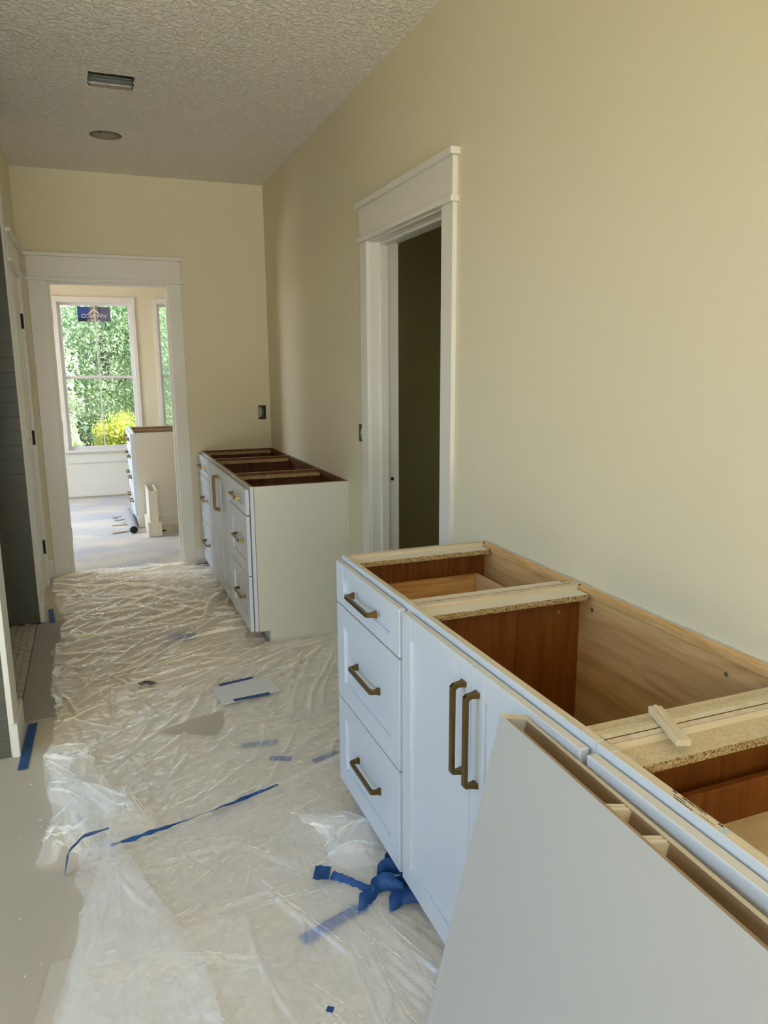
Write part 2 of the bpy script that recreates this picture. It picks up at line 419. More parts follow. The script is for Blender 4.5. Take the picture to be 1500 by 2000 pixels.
# ------------------------------------------------------------------ setting
struct('wall_right', slab_holes('x', 0.0, 0.14, -5.2, 5.86, 0, H + 0.05, [(2.65, 3.503, -1, 2.098), (3.600, 3.690, 1.112, 1.204)]), WALL)
struct('wall_far', slab_holes('y', D, 5.854, -3.4, 0.14, 0, H + 0.05, [(-1.526, -0.699, -1, 2.098), (-0.094, -0.034, 1.098, 1.206)]), WALL)
struct('wall_left', slab_holes('x', XL - 0.12, XL, 4.718, D, 0, H + 0.05, [(4.90, 5.52, -1, 2.098)]), WALL)
struct('wall_shower_far', bx(-2.75, XL, 4.719, 4.84, 0, H + 0.05), WALL)
struct('wall_shower_side', bx(-2.87, -2.75, 3.16, 4.84, 0, H + 0.05), WALL)
struct('wall_shower_near', bx(-3.40, XL - 0.004, 3.044, 3.16, 0, H + 0.05), WALL)
struct('wall_tub_side', slab_holes('x', -3.42, -3.30, -5.32, 3.16, 0, H + 0.05, [(0.5, 2.6, 0.9, 2.35), (-4.4, -1.8, 0.6, 2.4)]), WALL)  # second opening is made up, for the side fill lamp
struct('wall_rear', slab_holes('y', -5.32, -5.20, -3.42, 0.14, 0, H + 0.05, [(-3.2, -0.3, 0.02, 2.6)]), WALL)
# closet behind the right-hand doorway
struct('wall_closet', bx(1.5, 1.6, 2.2, 4.7, 0, H), OLIVE)
struct('wall_closet_near', bx(0.14, 1.6, 2.1, 2.2, 0, H), OLIVE)
struct('wall_closet_far', bx(0.14, 1.6, 4.6, 4.7, 0, H), OLIVE)
# the room beyond the doorway
W1 = (-1.575, -0.765, 0.56, 2.235); W2 = (-0.505, 0.305, 0.56, 2.235)
YB = 9.295
struct('wall_bedroom_window', slab_holes('y', YB, YB + 0.13, -3.3, 2.6, 0, H + 0.05, [W1, W2]), WALL)
struct('wall_bedroom_left', slab_holes('x', -3.32, -3.20, 5.854, YB + 0.1, 0, H + 0.05, [(6.8, 8.6, 0.75, 2.25)]), WALL)  # side opening made up for the fill lamps
struct('wall_bedroom_right', bx(2.5, 2.6, 5.75, YB + 0.1, 0, H + 0.05), WALL)
struct('wall_bedroom_near', bx(0.14, 2.6, 5.734, 5.854, 0, H + 0.05), WALL)

# floors
struct('floor', bx(-3.45, 0.0, -5.32, 5.79, -0.08, -0.002), PAPER)
struct('floor_closet', bx(0.0, 1.6, 2.1, 4.7, -0.08, -0.002), PAPER)
struct('floor_bedroom', bx(-3.3, 2.6, 5.79, YB + 0.1, -0.08, -0.002), SLAB)

# ceiling with the cut-out for a duct boot and a round one for a can light
RH = (-1.193, -0.993, 3.872, 4.061); CH = (-1.098, 4.842, 0.088)
cells = [(-1.24, -0.94, 3.83, 4.11), (-1.24, -0.94, 4.70, 4.98)]
bm = slab_holes('z', H, H + 0.015, -3.42, 0.14, -5.32, 5.854, cells)
def ring_fill(bm, cell, poly):
    n = len(poly); cx, cy = (cell[0] + cell[1]) / 2, (cell[2] + cell[3]) / 2; outer = []
    for p in poly:
        dx, dy = p[0] - cx, p[1] - cy
        t = min((cell[1] - cx) / abs(dx) if abs(dx) > 1e-9 else 9e9, (cell[3] - cy) / abs(dy) if abs(dy) > 1e-9 else 9e9)
        outer.append((cx + dx * t, cy + dy * t))
    for cxr in (cell[0], cell[1]):
        for cyr in (cell[2], cell[3]):
            k = min(range(n), key=lambda i: (outer[i][0] - cxr) ** 2 + (outer[i][1] - cyr) ** 2); outer[k] = (cxr, cyr)
    a = [bm.verts.new((*p, H)) for p in outer]; b2 = [bm.verts.new((*p, H)) for p in poly]; c2 = [bm.verts.new((*p, H + 0.015)) for p in poly]; d2 = [bm.verts.new((*p, H + 0.015)) for p in outer]
    for i in range(n):
        j = (i + 1) % n
        f = bm.faces.new((a[i], a[j], b2[j], b2[i])); f.material_index = 0
        f2 = bm.faces.new((b2[i], b2[j], c2[j], c2[i])); f2.material_index = 1
        f3 = bm.faces.new((c2[i], c2[j], d2[j], d2[i])); f3.material_index = 1
        f.normal_update()
        if f.normal.z > 0: f.normal_flip()
rp = []
for (p, q, n) in (((RH[0], RH[2]), (RH[1], RH[2]), 22), ((RH[1], RH[2]), (RH[1], RH[3]), 14), ((RH[1], RH[3]), (RH[0], RH[3]), 22), ((RH[0], RH[3]), (RH[0], RH[2]), 14)):
    for i in range(n):
        t = i / n; jx, jy = random.uniform(-.0035, .0035), random.uniform(-.0035, .0035)
        rp.append((p[0] + (q[0] - p[0]) * t + jx, p[1] + (q[1] - p[1]) * t + jy))
ring_fill(bm, cells[0], rp)
ring_fill(bm, cells[1], [(CH[0] + CH[2] * math.cos(a), CH[1] + CH[2] * math.sin(a)) for a in [2 * math.pi * k / 48 for k in range(48)]])
struct('ceiling', bm, [CEIL_MAT, GYPSUM])
struct('ceiling_closet', bx(0.14, 1.6, 2.1, 4.7, H, H + 0.05), CEIL_MAT)
struct('ceiling_bedroom', bx(-3.32, 2.6, 5.854, YB + 0.13, H, H + 0.05), CEIL_MAT)
# roof deck over the ceilings (keeps the daylight out)
struct('ceiling_deck', bx(-3.5, 2.7, -5.4, YB + 0.2, H + 0.30, H + 0.36), WALL)

# duct boot in the rectangular hole
t = thing('duct_boot', 'galvanised metal duct boot in the rectangular hole in the ceiling', 'duct', ((RH[0] + RH[1]) / 2, (RH[2] + RH[3]) / 2, H + 0.016))
bm = bmesh.new()
w, d = 0.107, 0.101
for (x0, x1, y0, y1) in ((-w - .003, -w, -d, d), (w, w + .003, -d, d), (-w, w, -d - .003, -d), (-w, w, d, d + .003)):
    box(bm, x0, x1, y0, y1, 0, 0.19)
box(bm, -w, w, -d, d, 0.19, 0.193)
obj('boot_shell', bm, GALV, t)
bm = bmesh.new(); tube(bm, [(0.05, 0.06, 0.12), (0.05, 0.06, 0.19)], 0.085, n=24, cap=False)
obj('duct_collar', bm, GALV, t, True)
bm = bmesh.new(); box(bm, -w, w, d - .012, d, 0.004, 0.010); box(bm, -w, w, d - .02, d - .016, 0.03, 0.036)
obj('seam_lip', bm, GALV, t)
obj('slot', bx(-0.02, -0.014, d - .004, d - .0005, 0.10, 0.14), BLACK, t)
# can light housing
t = thing('can_housing', 'round recessed light housing in the circular hole in the ceiling', 'light housing', (CH[0], CH[1], H + 0.016))
bm = bmesh.new()
tube(bm, [(0, 0, 0), (0, 0, 0.16)], 0.092, n=40, cap=False)
vs = [bm.verts.new((0.092 * math.cos(a), 0.092 * math.sin(a), 0.16)) for a in [2 * math.pi * k / 40 for k in range(40)]]; bm.faces.new(vs)
obj('can', bm, CANW, t, True)
obj('spring_slot', bx(-0.03, -0.024, 0.080, 0.088, 0.02, 0.055), BLACK, t)

# ------------------------------------------------------------------ door casings
def casing_set(name, u0i, u1i, u0o, u1o, place, label, n):
    """place(u0,u1,z0,z1,depth) -> bmesh box on a wall face; u runs along the wall"""
    root = bpy.data.objects.new(name, None); C.objects.link(root); root['kind'] = 'structure'; root['label'] = label
    obj('side_casing', place(u0o, u0i, 0, HB, 0.019), TRIM, root)
    obj('side_casing', place(u1i, u1o, 0, HB, 0.019), TRIM, root)
    obj('lintel_bead', place(u0o - .014, u1o + .014, HB, HB + 0.022, 0.034), TRIM, root)
    obj('header_board', place(u0o, u1o, HB + 0.022, HT - 0.004, 0.021), TRIM, root)
    obj('header_cap', place(u0o - .02, u1o + .02, HT - 0.004, HT + 0.020, 0.040), TRIM, root)
    return root

# doorway in the far wall
trim1 = casing_set('trim_1', -1.5106, -0.7141, -1.628, -0.6243, lambda a, c, z0, z1, d: bx(a, c, D - d, D, z0, z1, bev=.0015), 'white casing around the doorway to the sunlit room', 1)
bm = bmesh.new()
box(bm, -1.526, -1.506, D - .004, 5.858, 0, 2.077); obj('jamb', bm, TRIM, trim1)
bm = bmesh.new(); box(bm, -0.719, -0.699, D - .004, 5.858, 0, 2.077); obj('jamb', bm, TRIM, trim1)
bm = bmesh.new(); box(bm, -1.526, -0.699, D - .004, 5.858, 2.077, 2.098); obj('head_jamb', bm, TRIM, trim1)
for (a, c) in ((-1.506, -1.494), (-0.731, -0.719)):
    obj('door_stop', bx(a, c, D + .045, D + .082, 0, 2.065, bev=.001), TRIM, trim1)
obj('head_stop', bx(-1.506, -0.719, D + .045, D + .082, 2.065, 2.077, bev=.001), TRIM, trim1)
obj('threshold_dust', bx(-1.506, -0.719, 5.76, 5.85, -0.002, 0.0015), SLAB, trim1)
for z in (1.86, 1.08, 0.29):
    o = obj('hinge_leaf', bx(-1.506, -1.502, D + .083, D + .118, z - .045, z + .045, bev=.001), BLACK, trim1)
    bm = bmesh.new(); tube(bm, [(-1.499, D + .112, z - .047), (-1.499, D + .112, z + .047)], .006, n=10); obj('hinge_knuckle', bm, BLACK, o)

# doorway in the right wall
trim2 = casing_set('trim_2', 2.665, 3.488, 2.5696, 3.5773, lambda a, c, z0, z1, d: bx(-d, 0, a, c, z0, z1, bev=.0015), 'white casing around the doorway to the dark closet', 2)
for (a, c) in ((2.65, 2.670), (3.483, 3.503)):
    obj('jamb', bx(-.004, 0.144, a, c, 0, 2.077), TRIM, trim2)
obj('head_jamb', bx(-.004, 0.144, 2.65, 3.503, 2.077, 2.098), TRIM, trim2)
for (a, c) in ((2.670, 2.682), (3.471, 3.483)):
    obj('door_stop', bx(0.048, 0.088, a, c, 0, 2.065, bev=.001), TRIM, trim2)
obj('head_stop', bx(0.048, 0.088, 2.670, 3.483, 2.065, 2.077, bev=.001), TRIM, trim2)
st = obj('strike_plate', bx(0.093, 0.122, 3.4805, 3.4835, 0.905, 0.962, bev=.0008), TRIM, trim2)
bm = bmesh.new(); tube(bm, [(0.107, 3.4796, 0.934), (0.107, 3.4812, 0.934)], 0.0095, n=16); obj('latch_hole', bm, BLACK, st)

# closed door in the left wall of the passage
trim3 = casing_set('trim_3', 4.89, 5.53, 4.79, 5.655, lambda a, c, z0, z1, d: bx(XL, XL + d, a, c, z0, z1, bev=.0015), 'white casing around the closed side door', 3)
for (a, c) in ((4.87, 4.895), (5.525, 5.545)):
    obj('jamb', bx(XL - .12, XL + .003, a, c, 0, 2.077), TRIM, trim3)
obj('head_jamb', bx(XL - .12, XL + .003, 4.895, 5.525, 2.077, 2.098), TRIM, trim3)
dl = bpy.data.objects.new('door_1', None); C.objects.link(dl); dl['kind'] = 'structure'; dl['label'] = 'white closed door with black hinges beside the tiled shower'
bm = bmesh.new()
for (a, c, z0, z1) in ((4.897, 4.995, .01, 2.075), (5.425, 5.523, .01, 2.075), (4.995, 5.425, .01, .22), (4.995, 5.425, 1.94, 2.075), (4.995, 5.425, .92, 1.04)):
    box(bm, XL - .035, XL, a, c, z0, z1, bev=.001)
leaf = obj('door_leaf', bm, TRIM, dl)
for (z0, z1) in ((.22, .92), (1.04, 1.94)): obj('door_panel', bx(XL - .028, XL - .008, 4.99, 5.43, z0 - .005, z1 + .005), TRIM, leaf)
for z in (1.80, 1.04, 0.285):
    bm = bmesh.new(); tube(bm, [(XL + .008, 5.525, z - .048), (XL + .008, 5.525, z + .048)], .008, n=12)
    box(bm, XL - .001, XL + .004, 5.502, 5.549, z - .046, z + .046)
    obj('hinge', bm, BLACK, dl)

# baseboards
def base(name, *a): return struct(name, bx(*a, bev=.0015), TRIM)
base('baseboard_far', XL, -1.628, D - .014, D, 0, 0.14)
base('baseboard_far_right', -0.6243, -0.45, D - .014, D, 0, 0.14)
base('baseboard_right', -0.014, 0, 3.5773, 3.868, 0, 0.14)
base('baseboard_right_near', -0.014, 0, 2.316, 2.5696, 0, 0.14)
base('baseboard_left', XL, XL + .014, 5.655, D - .014, 0, 0.14)
base('baseboard_bedroom', -3.2, 2.5, YB - .014, YB, 0.018, 0.14)
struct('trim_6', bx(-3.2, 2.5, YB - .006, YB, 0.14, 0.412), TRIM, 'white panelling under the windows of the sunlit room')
# end liners of the shower walls
struct('trim_4', bx(XL - .014, XL + .006, 3.036, 3.21, 0, H, bev=.001), TRIM)
struct('trim_5', bx(XL, XL + .016, 4.705, 4.79, 0, H, bev=.001), TRIM)
bm = bmesh.new(); box(bm, XL - .008, XL + .018, 3.024, 3.27, 0, 0.138, bev=.002); struct('baseboard_shower_near', bm, TRIM)
bm = bmesh.new(); box(bm, XL + .016, XL + .030, 4.70, 4.79, 0, 0.14, bev=.002); box(bm, XL + .004, XL + .030, 4.692, 4.706, 0, 0.14, bev=.002); struct('baseboard_shower_far', bm, TRIM)

# ------------------------------------------------------------------ shower tiles
def tile_field(root_name, label, y_face, x_hi, cols, rows, normal=-1):
    root = bpy.data.objects.new(root_name, None); C.objects.link(root); root['kind'] = 'structure'; root['label'] = label
    th, tw, g = 0.0795, 0.305, 0.0025
    obj('grout_bed', bx(x_hi - cols * tw, x_hi, y_face + .002, y_face + .009, 0, rows * (th + g)), GROUT, root)
    cache = {}
    for r in range(rows):
        z0 = r * (th + g); off = 0.0 if r % 2 else 0.5 * tw
        x = x_hi - 0.001; first = True
        while x > x_hi - cols * tw + .03:
            wdt = (tw - off) if (first and off) else tw
            wdt = min(wdt, x - (x_hi - cols * tw))
            key = round(wdt, 3)
            if key not in cache:
                bmm = bx(-wdt + g, 0, -0.0, .006, 0, th, bev=.0012); me = bpy.data.meshes.new('tile'); bmm.to_mesh(me); bmm.free(); me.materials.append(TILE); cache[key] = me
            o = bpy.data.objects.new('tile', cache[key]); C.objects.link(o); o.parent = root
            o.location = (x, y_face + random.uniform(-.0006, .0006), z0 + .001); x -= wdt; first = False
    return root
tile_field('wall_shower_far_tiling', 'dark grey subway tiles on the far wall of the shower', 4.711, XL + .002, 3, 33)
tile_field('wall_shower_near_tiling', 'grey subway tiles beside the white end trim of the near shower wall', 3.036, XL - .016, 3, 33)

# mosaic floor and threshold
mroot = bpy.data.objects.new('floor_shower', None); C.objects.link(mroot); mroot['kind'] = 'structure'; mroot['label'] = 'small brick mosaic floor of the shower'
obj('grout_bed', bx(-2.75, -1.691, 3.16, 4.711, -0.002, 0.0008), DGROUT, mroot)
pw, pl, g = 0.0320, 0.068, 0.0022
me = None
for i in range(14):
    x1 = -1.694 - i * (pw + g); yy = 3.165 - (0.5 * pl if i % 2 else 0)
    while yy < 4.705:
        a, c = max(yy, 3.162), min(yy + pl, 4.708)
        if c - a > .02:
            if me is None or abs((c - a) - pl) > 1e-4:
                bmm = bx(-pw, 0, 0, c - a, 0, .004, bev=.001); m_ = bpy.data.meshes.new('mosaic_piece'); bmm.to_mesh(m_); bmm.free(); m_.materials.append(MOSAIC)
                if abs((c - a) - pl) < 1e-4: me = m_
            else: m_ = me
            o = bpy.data.objects.new('mosaic_piece', m_); C.objects.link(o); o.parent = mroot
            o.location = (x1 + random.uniform(-.0008, .0008), a, random.uniform(-.0006, .0006))
        yy += pl + g + .006
troot = bpy.data.objects.new('floor_threshold', None); C.objects.link(troot); troot['kind'] = 'structure'; troot['label'] = 'flush grey stone threshold of the shower'
for (a, c) in ((3.335, 4.005), (4.008, 4.70)):
    obj('threshold_tile', bx(-1.690, -1.535, a, c, -0.002, 0.0035, bev=.001), SILL, troot)

# ------------------------------------------------------------------ electrical boxes
def elec(name, label, loc, rot, gw, gh):
    t = thing(name, label, 'outlet box', loc, rot)
    bm = bmesh.new(); w, h, d = gw / 2, gh / 2, 0.06      # opening faces local -y
    box(bm, -w, -w + .003, 0.004, d, -h, h); box(bm, w - .003, w, 0.004, d, -h, h); box(bm, -w, w, 0.004, d, -h, -h + .003); box(bm, -w, w, 0.004, d, h - .003, h); box(bm, -w, w, d, d + .003, -h, h)
    obj('box_shell', bm, BOXGREY, t)
    obj('paint_overspray', bx(-w + .004, -w * .1, .030, .034, -h * .75, h * .75, bev=.004), WALL, t)
    for (x, z0, z1, m) in ((-.016, -.040, .035, WIREW), (-.004, -.034, .040, WIREW), (.006, -.040, .034, GALV)):
        bm = bmesh.new(); tube(bm, [(x, .05, z0), (x - .004, .010, z0 * .8), (x + .003, .004, 0), (x, .012, z1 * .85), (x + .004, .05, z1)], .0035, n=8)
        obj('wire', bm, m, t, True)
    for (x, z) in ((-w * .6, h - .006), (w * .5, -h + .006)):
        obj('box_ear', bx(x - .008, x + .008, .002, .005, z - .006, z + .006), BOXGREY, t)
    return t
elec('outlet_box', 'open electrical box with loose wires on the far wall above the small vanity', (-0.064, D, 1.152), 0, 0.058, 0.106)
elec('outlet_box', 'open electrical box beside the closet door casing', (0.0, 3.645, 1.158), -math.pi / 2, 0.088, 0.09)

# ------------------------------------------------------------------ cabinets
def pull(parent, length, axis, c, mat=BRONZE):
    """square bar pull; axis 'y' or 'z'; c = centre on the front surface; projects to -x"""
    bm = bmesh.new(); L2 = length / 2; pr = 0.034; tk = 0.0064
    prof = [(-L2, 0), (-L2 + .002, -.014), (-L2 + .004, -pr + .006), (-L2 + .010, -pr), (L2 - .010, -pr), (L2 - .004, -pr + .006), (L2 - .002, -.014), (L2, 0),
            (L2 - .013, 0), (L2 - .0125, -.012), (L2 - .013, -pr + .016), (L2 - .018, -pr + .0105), (-L2 + .018, -pr + .0105), (-L2 + .013, -pr + .016), (-L2 + .0125, -.012), (-L2 + .013, 0)]
    n = len(prof); rows = []
    for s in (-1, 1):
        r = []
        for (u, p) in prof:
            flare = 1.0 + 0.75 * max(0, 1 + p / 0.016)
            off = s * tk * flare
            if axis == 'y': r.append(bm.verts.new((c[0] + p, c[1] + u, c[2] + off)))
            else: r.append(bm.verts.new((c[0] + p, c[1] + off, c[2] + u)))
        rows.append(r)
    for i in range(n):
        j = (i + 1) % n; bm.faces.new((rows[0][i], rows[0][j], rows[1][j], rows[1][i]))
    quads = [(0, 1, 14, 15), (1, 2, 13, 14), (2, 3, 12, 13), (3, 4, 11, 12), (4, 5, 10, 11), (5, 6, 9, 10), (6, 7, 8, 9)]
    for q in quads:
        for r in rows: bm.faces.new([r[k] for k in q])
    bmesh.ops.recalc_face_normals(bm, faces=bm.faces[:])
    bmesh.ops.bevel(bm, geom=[e for e in bm.edges if e.calc_face_angle(0) > 0.9], offset=.0009, segments=1, affect='EDGES')
    return obj('handle', bm, mat, parent)

def shaker(parent, name, xf, y0, y1, z0, z1, st, rail, mat=CAB):
    """shaker front: proud frame plus recessed panel; xf = front plane, thickness .019"""
    bm = bmesh.new(); xb = xf + .0195; bv = .0016
    box(bm, xf, xb, y0, y0 + st, z0, z1, bev=bv); box(bm, xf, xb, y1 - st, y1, z0, z1, bev=bv)
    box(bm, xf + .0001, xb, y0 + st - .0005, y1 - st + .0005, z0, z0 + rail, bev=bv); box(bm, xf + .0001, xb, y0 + st - .0005, y1 - st + .0005, z1 - rail, z1, bev=bv)
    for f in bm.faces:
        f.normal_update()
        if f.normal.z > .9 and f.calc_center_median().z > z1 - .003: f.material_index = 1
    o = obj(name, bm, [mat, TOPEDGE_WARM], parent)
    obj('center_panel', bx(xf + .0085, xb - .003, y0 + st - .003, y1 - st + .003, z0 + rail - .003, z1 - rail + .003), mat, o)
    return o

FX = -0.547          # face frame front
DX = -0.5715         # door and drawer fronts
def cabinet(label, y0, w, kind, inner_v, inner_h, topmat, pinex, piney, plymat, group=None, cleatmat=MELA, cleatnear=None, bare_top=False, far_end=False, near_end=False, screws=(), part_print=False, sidecore=RAWX, loosetop=None, name='vanity_cabinet'):
    t = thing(name, label, 'cabinet', (0, y0, 0), 0, group)
    sp = .016; xi = FX + .019
    for k, (a, c) in enumerate(((0.0015, sp), (w - sp, w - .0015))):
        bm = bmesh.new()
        prism(bm, [(xi, ZB), (-.462, ZB), (-.462, 0), (-.012, 0), (-.012, Z), (xi, Z)], 'y', a, c)
        for f in bm.faces:
            f.normal_update()
            f.material_index = 1 if f.normal.z > .9 else 0
        obj('side_panel', bm, [inner_v, topmat], t)
    bm = bx(-.012, -.002, 0.002, w - .002, 0, Z); 
    obj('back_panel', bm, inner_h, t)
    bm = bx(-.020, -.012, sp, w - sp, Z - .024, Z - .005, bev=.001); obj('hanging_rail', bm, inner_h, t)
    obj('bottom_panel', bx(xi, -.012, sp, w - sp, ZB, ZB + .016), inner_h, t)
    obj('toe_kick', bx(-.466, -.450, 0.002, w - .002, 0.001, ZB), CAB, t)
    # face frame: top rail, bottom rail, stiles
    bm = bmesh.new(); sw = .038
    for (a, c, z0, z1) in ((0.0008, sw, ZB, Z), (w - sw, w - .0008, ZB, Z), (sw, w - sw, ZB, ZB + .035), (sw, w - sw, Z - .045, Z)):
        box(bm, FX, xi, a, c, z0, z1, bev=.0012)
    if kind == 'drawers':
        for zz in (S1, S2): box(bm, FX, xi, sw, w - sw, zz - .02, zz + .02, bev=.001)
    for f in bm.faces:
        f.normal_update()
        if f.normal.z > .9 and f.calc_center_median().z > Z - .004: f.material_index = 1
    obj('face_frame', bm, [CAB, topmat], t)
    # flat cleats along both sides under the top edge
    for (a, c) in ((sp, sp + .058), (w - sp - .058, w - sp)):
        bm = bx(xi, -.026, a, c, Z - .030, Z - .014)
        for f in bm.faces:
            f.normal_update(); f.material_index = 1 if abs(f.normal.z) < .5 else 0
        obj('cleat', bm, [(cleatmat if a > .1 else cleatnear or cleatmat), CORE], t)
        obj('edge_strip', bx(xi, -.021, a if a < .1 else c - .0012, a + .0012 if a < .1 else c, Z - .0139, Z - .0005), sidecore, t)
    if kind == 'drawers':
        for k, (z0, z1) in enumerate(((S1 + .003, ZT), (S2 + .003, S1 - .003), (ZB - .001, S2 - .003))):
            dr = shaker(t, 'drawer', DX, .0095, w - .0095, z0, z1, .072, .046 if k == 0 else .066)
            if not (k == 0 and bare_top): pull(dr, .208, 'y', (DX if k == 0 else DX + .0085, w / 2 - .004, (z0 + z1) / 2 + (.0 if k == 0 else 0)))
            if k == 0:
                a, c = .045, w - .045; x0, x1 = xi + .002, -.055; zt, zb = .772, .695
                obj('drawer_side', bx(x0, x1, a, a + .015, zb, zt, bev=.0008), pinex, dr); obj('drawer_side', bx(x0, x1, c - .015, c, zb, zt, bev=.0008), pinex, dr)
                obj('drawer_back', bx(x1 - .015, x1, a + .015, c - .015, zb, zt, bev=.0008), piney, dr); obj('drawer_inner_front', bx(x0, x0 + .015, a + .015, c - .015, zb, zt, bev=.0008), piney, dr)
                obj('drawer_bottom', bx(x0, x1, a, c, zb - .004, zb + .004), plymat, dr)
    else:
        mid = w / 2
        for k, (a, c) in enumerate(((.0095, mid - .0015), (mid + .0015, w - .0095))):
            dn = shaker(t, 'door', DX, a, c, ZB - .001, ZT, .057, .062)
            yy = mid - .031 if k == 0 else mid + .031
            pull(dn, .226, 'z', (DX, yy, .702))
    for (x, y, z, ax) in screws:
        bm = bmesh.new()
        d = {'x': (-.0025, 0, 0), 'y': (0, -.0025, 0)}[ax]
        tube(bm, [(x, y, z), (x + d[0], y + d[1], z)], .0055, n=12); obj('screw', bm, GALV, t)
    return t

yA0, yA1, yB0, yC0 = 1.745, 2.3144, 0.948, 0.372
G1 = 'cabinet units of the large vanity'; G2 = 'cabinet units of the small vanity'
cA = cabinet('white three-drawer vanity cabinet with open top next to the closet doorway', yA0, yA1 - yA0, 'drawers', GRAIN_SHADED, GRAIN_LIT, RAW, PINEX, PINEY, PLY, G1)
cB = cabinet('white two-door open sink cabinet behind the leaning box panel', yB0, yA0 - yB0, 'doors', GRAIN_SHADED, GRAIN_LIT, RAW, PINEX, PINEY, PLY, G1, cleatnear=CHIP,
             screws=((-.012, .72, .815, 'x'), (-.012, .235, .815, 'x'), (-.085, yA0 - yB0 - .016, .80, 'y')))
cC = cabinet('white drawer cabinet with printed label on its top edge and wood strip beside it', yC0, yB0 - yC0, 'drawers', GRAIN_SHADED, GRAIN_LIT, RAW, GRAIN_SHADED, PINEY, PLY, G1, cleatmat=CHIP, bare_top=True)
# far vanity
yF0, yF1, yF2, yF3 = 3.8697, 4.407, 5.169, 5.731
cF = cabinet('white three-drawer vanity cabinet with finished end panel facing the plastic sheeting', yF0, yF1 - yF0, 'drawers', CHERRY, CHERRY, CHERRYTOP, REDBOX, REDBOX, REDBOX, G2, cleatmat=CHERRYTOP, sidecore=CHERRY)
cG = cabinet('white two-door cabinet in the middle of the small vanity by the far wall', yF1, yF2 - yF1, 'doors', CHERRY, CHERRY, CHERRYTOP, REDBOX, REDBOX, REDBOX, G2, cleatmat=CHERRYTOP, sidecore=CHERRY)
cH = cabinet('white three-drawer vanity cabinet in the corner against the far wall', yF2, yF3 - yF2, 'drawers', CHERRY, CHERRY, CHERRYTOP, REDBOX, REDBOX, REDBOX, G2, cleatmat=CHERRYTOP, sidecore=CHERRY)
# finished end panel of the small vanity, with toe notch
bm = bmesh.new(); prism(bm, [(FX + .0205, ZB), (-.462, ZB), (-.462, .002), (-.016, .002), (-.016, Z - .001), (FX + .0205, Z - .001)], 'y', -.006, .0012)
obj('end_panel', bm, ENDP, cF)
obj('scribe_strip', bx(-.015, -.0005, -.006, .0012, .14, Z - .002), ENDP, cF)
# finished far end of the large vanity
bm = bmesh.new(); prism(bm, [(FX + .0205, ZB), (-.462, ZB), (-.462, .002), (-.003, .002), (-.003, Z - .001), (FX + .0205, Z - .001)], 'y', yA1 - yA0 - .0012, yA1 - yA0 + .005)
obj('end_panel', bm, CAB, cA)
# double side tops at the joints: raw particle board strip of the sink base
obj('side_filler', bx(FX + .02, -.03, .0165, .030, Z - .06, Z - .001), CHIP, cB)

# printed label on the top edge of the face frame
lab = Matrix.Translation((FX + .0095, 0, Z + .0002)) @ Matrix.Rotation(-math.pi / 2, 4, 'Z')
def lab_at(y, dx): return Matrix.Translation((FX + .0095 + dx, y - yC0, Z + .0003)) @ Matrix.Rotation(-math.pi / 2, 4, 'Z')
text_mesh('label_print', 'TBK-', .0052, INK, cC, lab_at(.779, .005))
text_mesh('label_print', 'DBA SMALLT.DB27-3', .0052, INK, cC, lab_at(.741, .005))
def ink_dashes(y0, y1, dx, h):
    bm = bmesh.new(); y = y0
    while y > y1:
        l = random.uniform(.0015, .005); box(bm, FX + .0095 + dx - h / 2, FX + .0095 + dx + h / 2, max(y - l, y1) - yC0, y - yC0, Z, Z + .0003); y -= l + .0012
    obj('label_print', bm, INK, cC)['kind'] = 'stuff'
ink_dashes(.775, .752, -.001, .0018)
ink_dashes(.770, .733, -.0055, .0020)
ink_dashes(.722, .694, -.003, .0010)
ink_dashes(.696, .686, .005, .0035)
obj('label_tag', bx(FX + .004, FX + .017, .674 - yC0, .685 - yC0, Z - .0005, Z + .0003), INKB, cC)

# rough caulk line and plaster crumbs between the vanity and the wall
bm = bmesh.new()
yy = yC0
while yy < yA1:
    st = random.uniform(.01, .035); wd = random.uniform(.003, .010)
    box(bm, -wd - .001, -.0003, yy, min(yy + st, yA1), Z - .004, Z + random.uniform(.0005, .003)); yy += st
tag(obj('caulk_line', bm, plain('scribe_caulk', (0.55, 0.55, 0.50), rough=.8, var=.1, vscale=60)), 'rough grey caulk line between the large vanity and the wall', 'caulk')

# ------------------------------------------------------------------ shim on the particle board
t = thing('wood_shim', 'short pale wooden stick lying across the vanity cabinet rails', 'wood strip', (-0.402, 0.938, Z), 0)
bm = bmesh.new(); box(bm, -.0125, .0125, -.064, .064, 0, .011, bev=.0008)
o = obj('stick', bm, RAW, t)
bm = bmesh.new(); box(bm, -.003, .003, -.03, .064, .011, .0135, bev=.0005); obj('ridge', bm, RAW, t)
t.rotation_euler = (0.0, 0.0, math.radians(-20)); t.location.z = Z + .0015

# ------------------------------------------------------------------ leaning hollow panel
lean = math.atan(0.2345)
t = thing('hollow_panel', 'wide white hollow box panel with open top leaning against the sink cabinet doors', 'panel', (-0.829, 1.131, 0.0))
t.rotation_euler = (0, lean, 0)
t.rotation_mode = 'XYZ'
Lp, Hh, Tk = 1.06, 0.884, 0.0565     # along -y, height, thickness (+x)
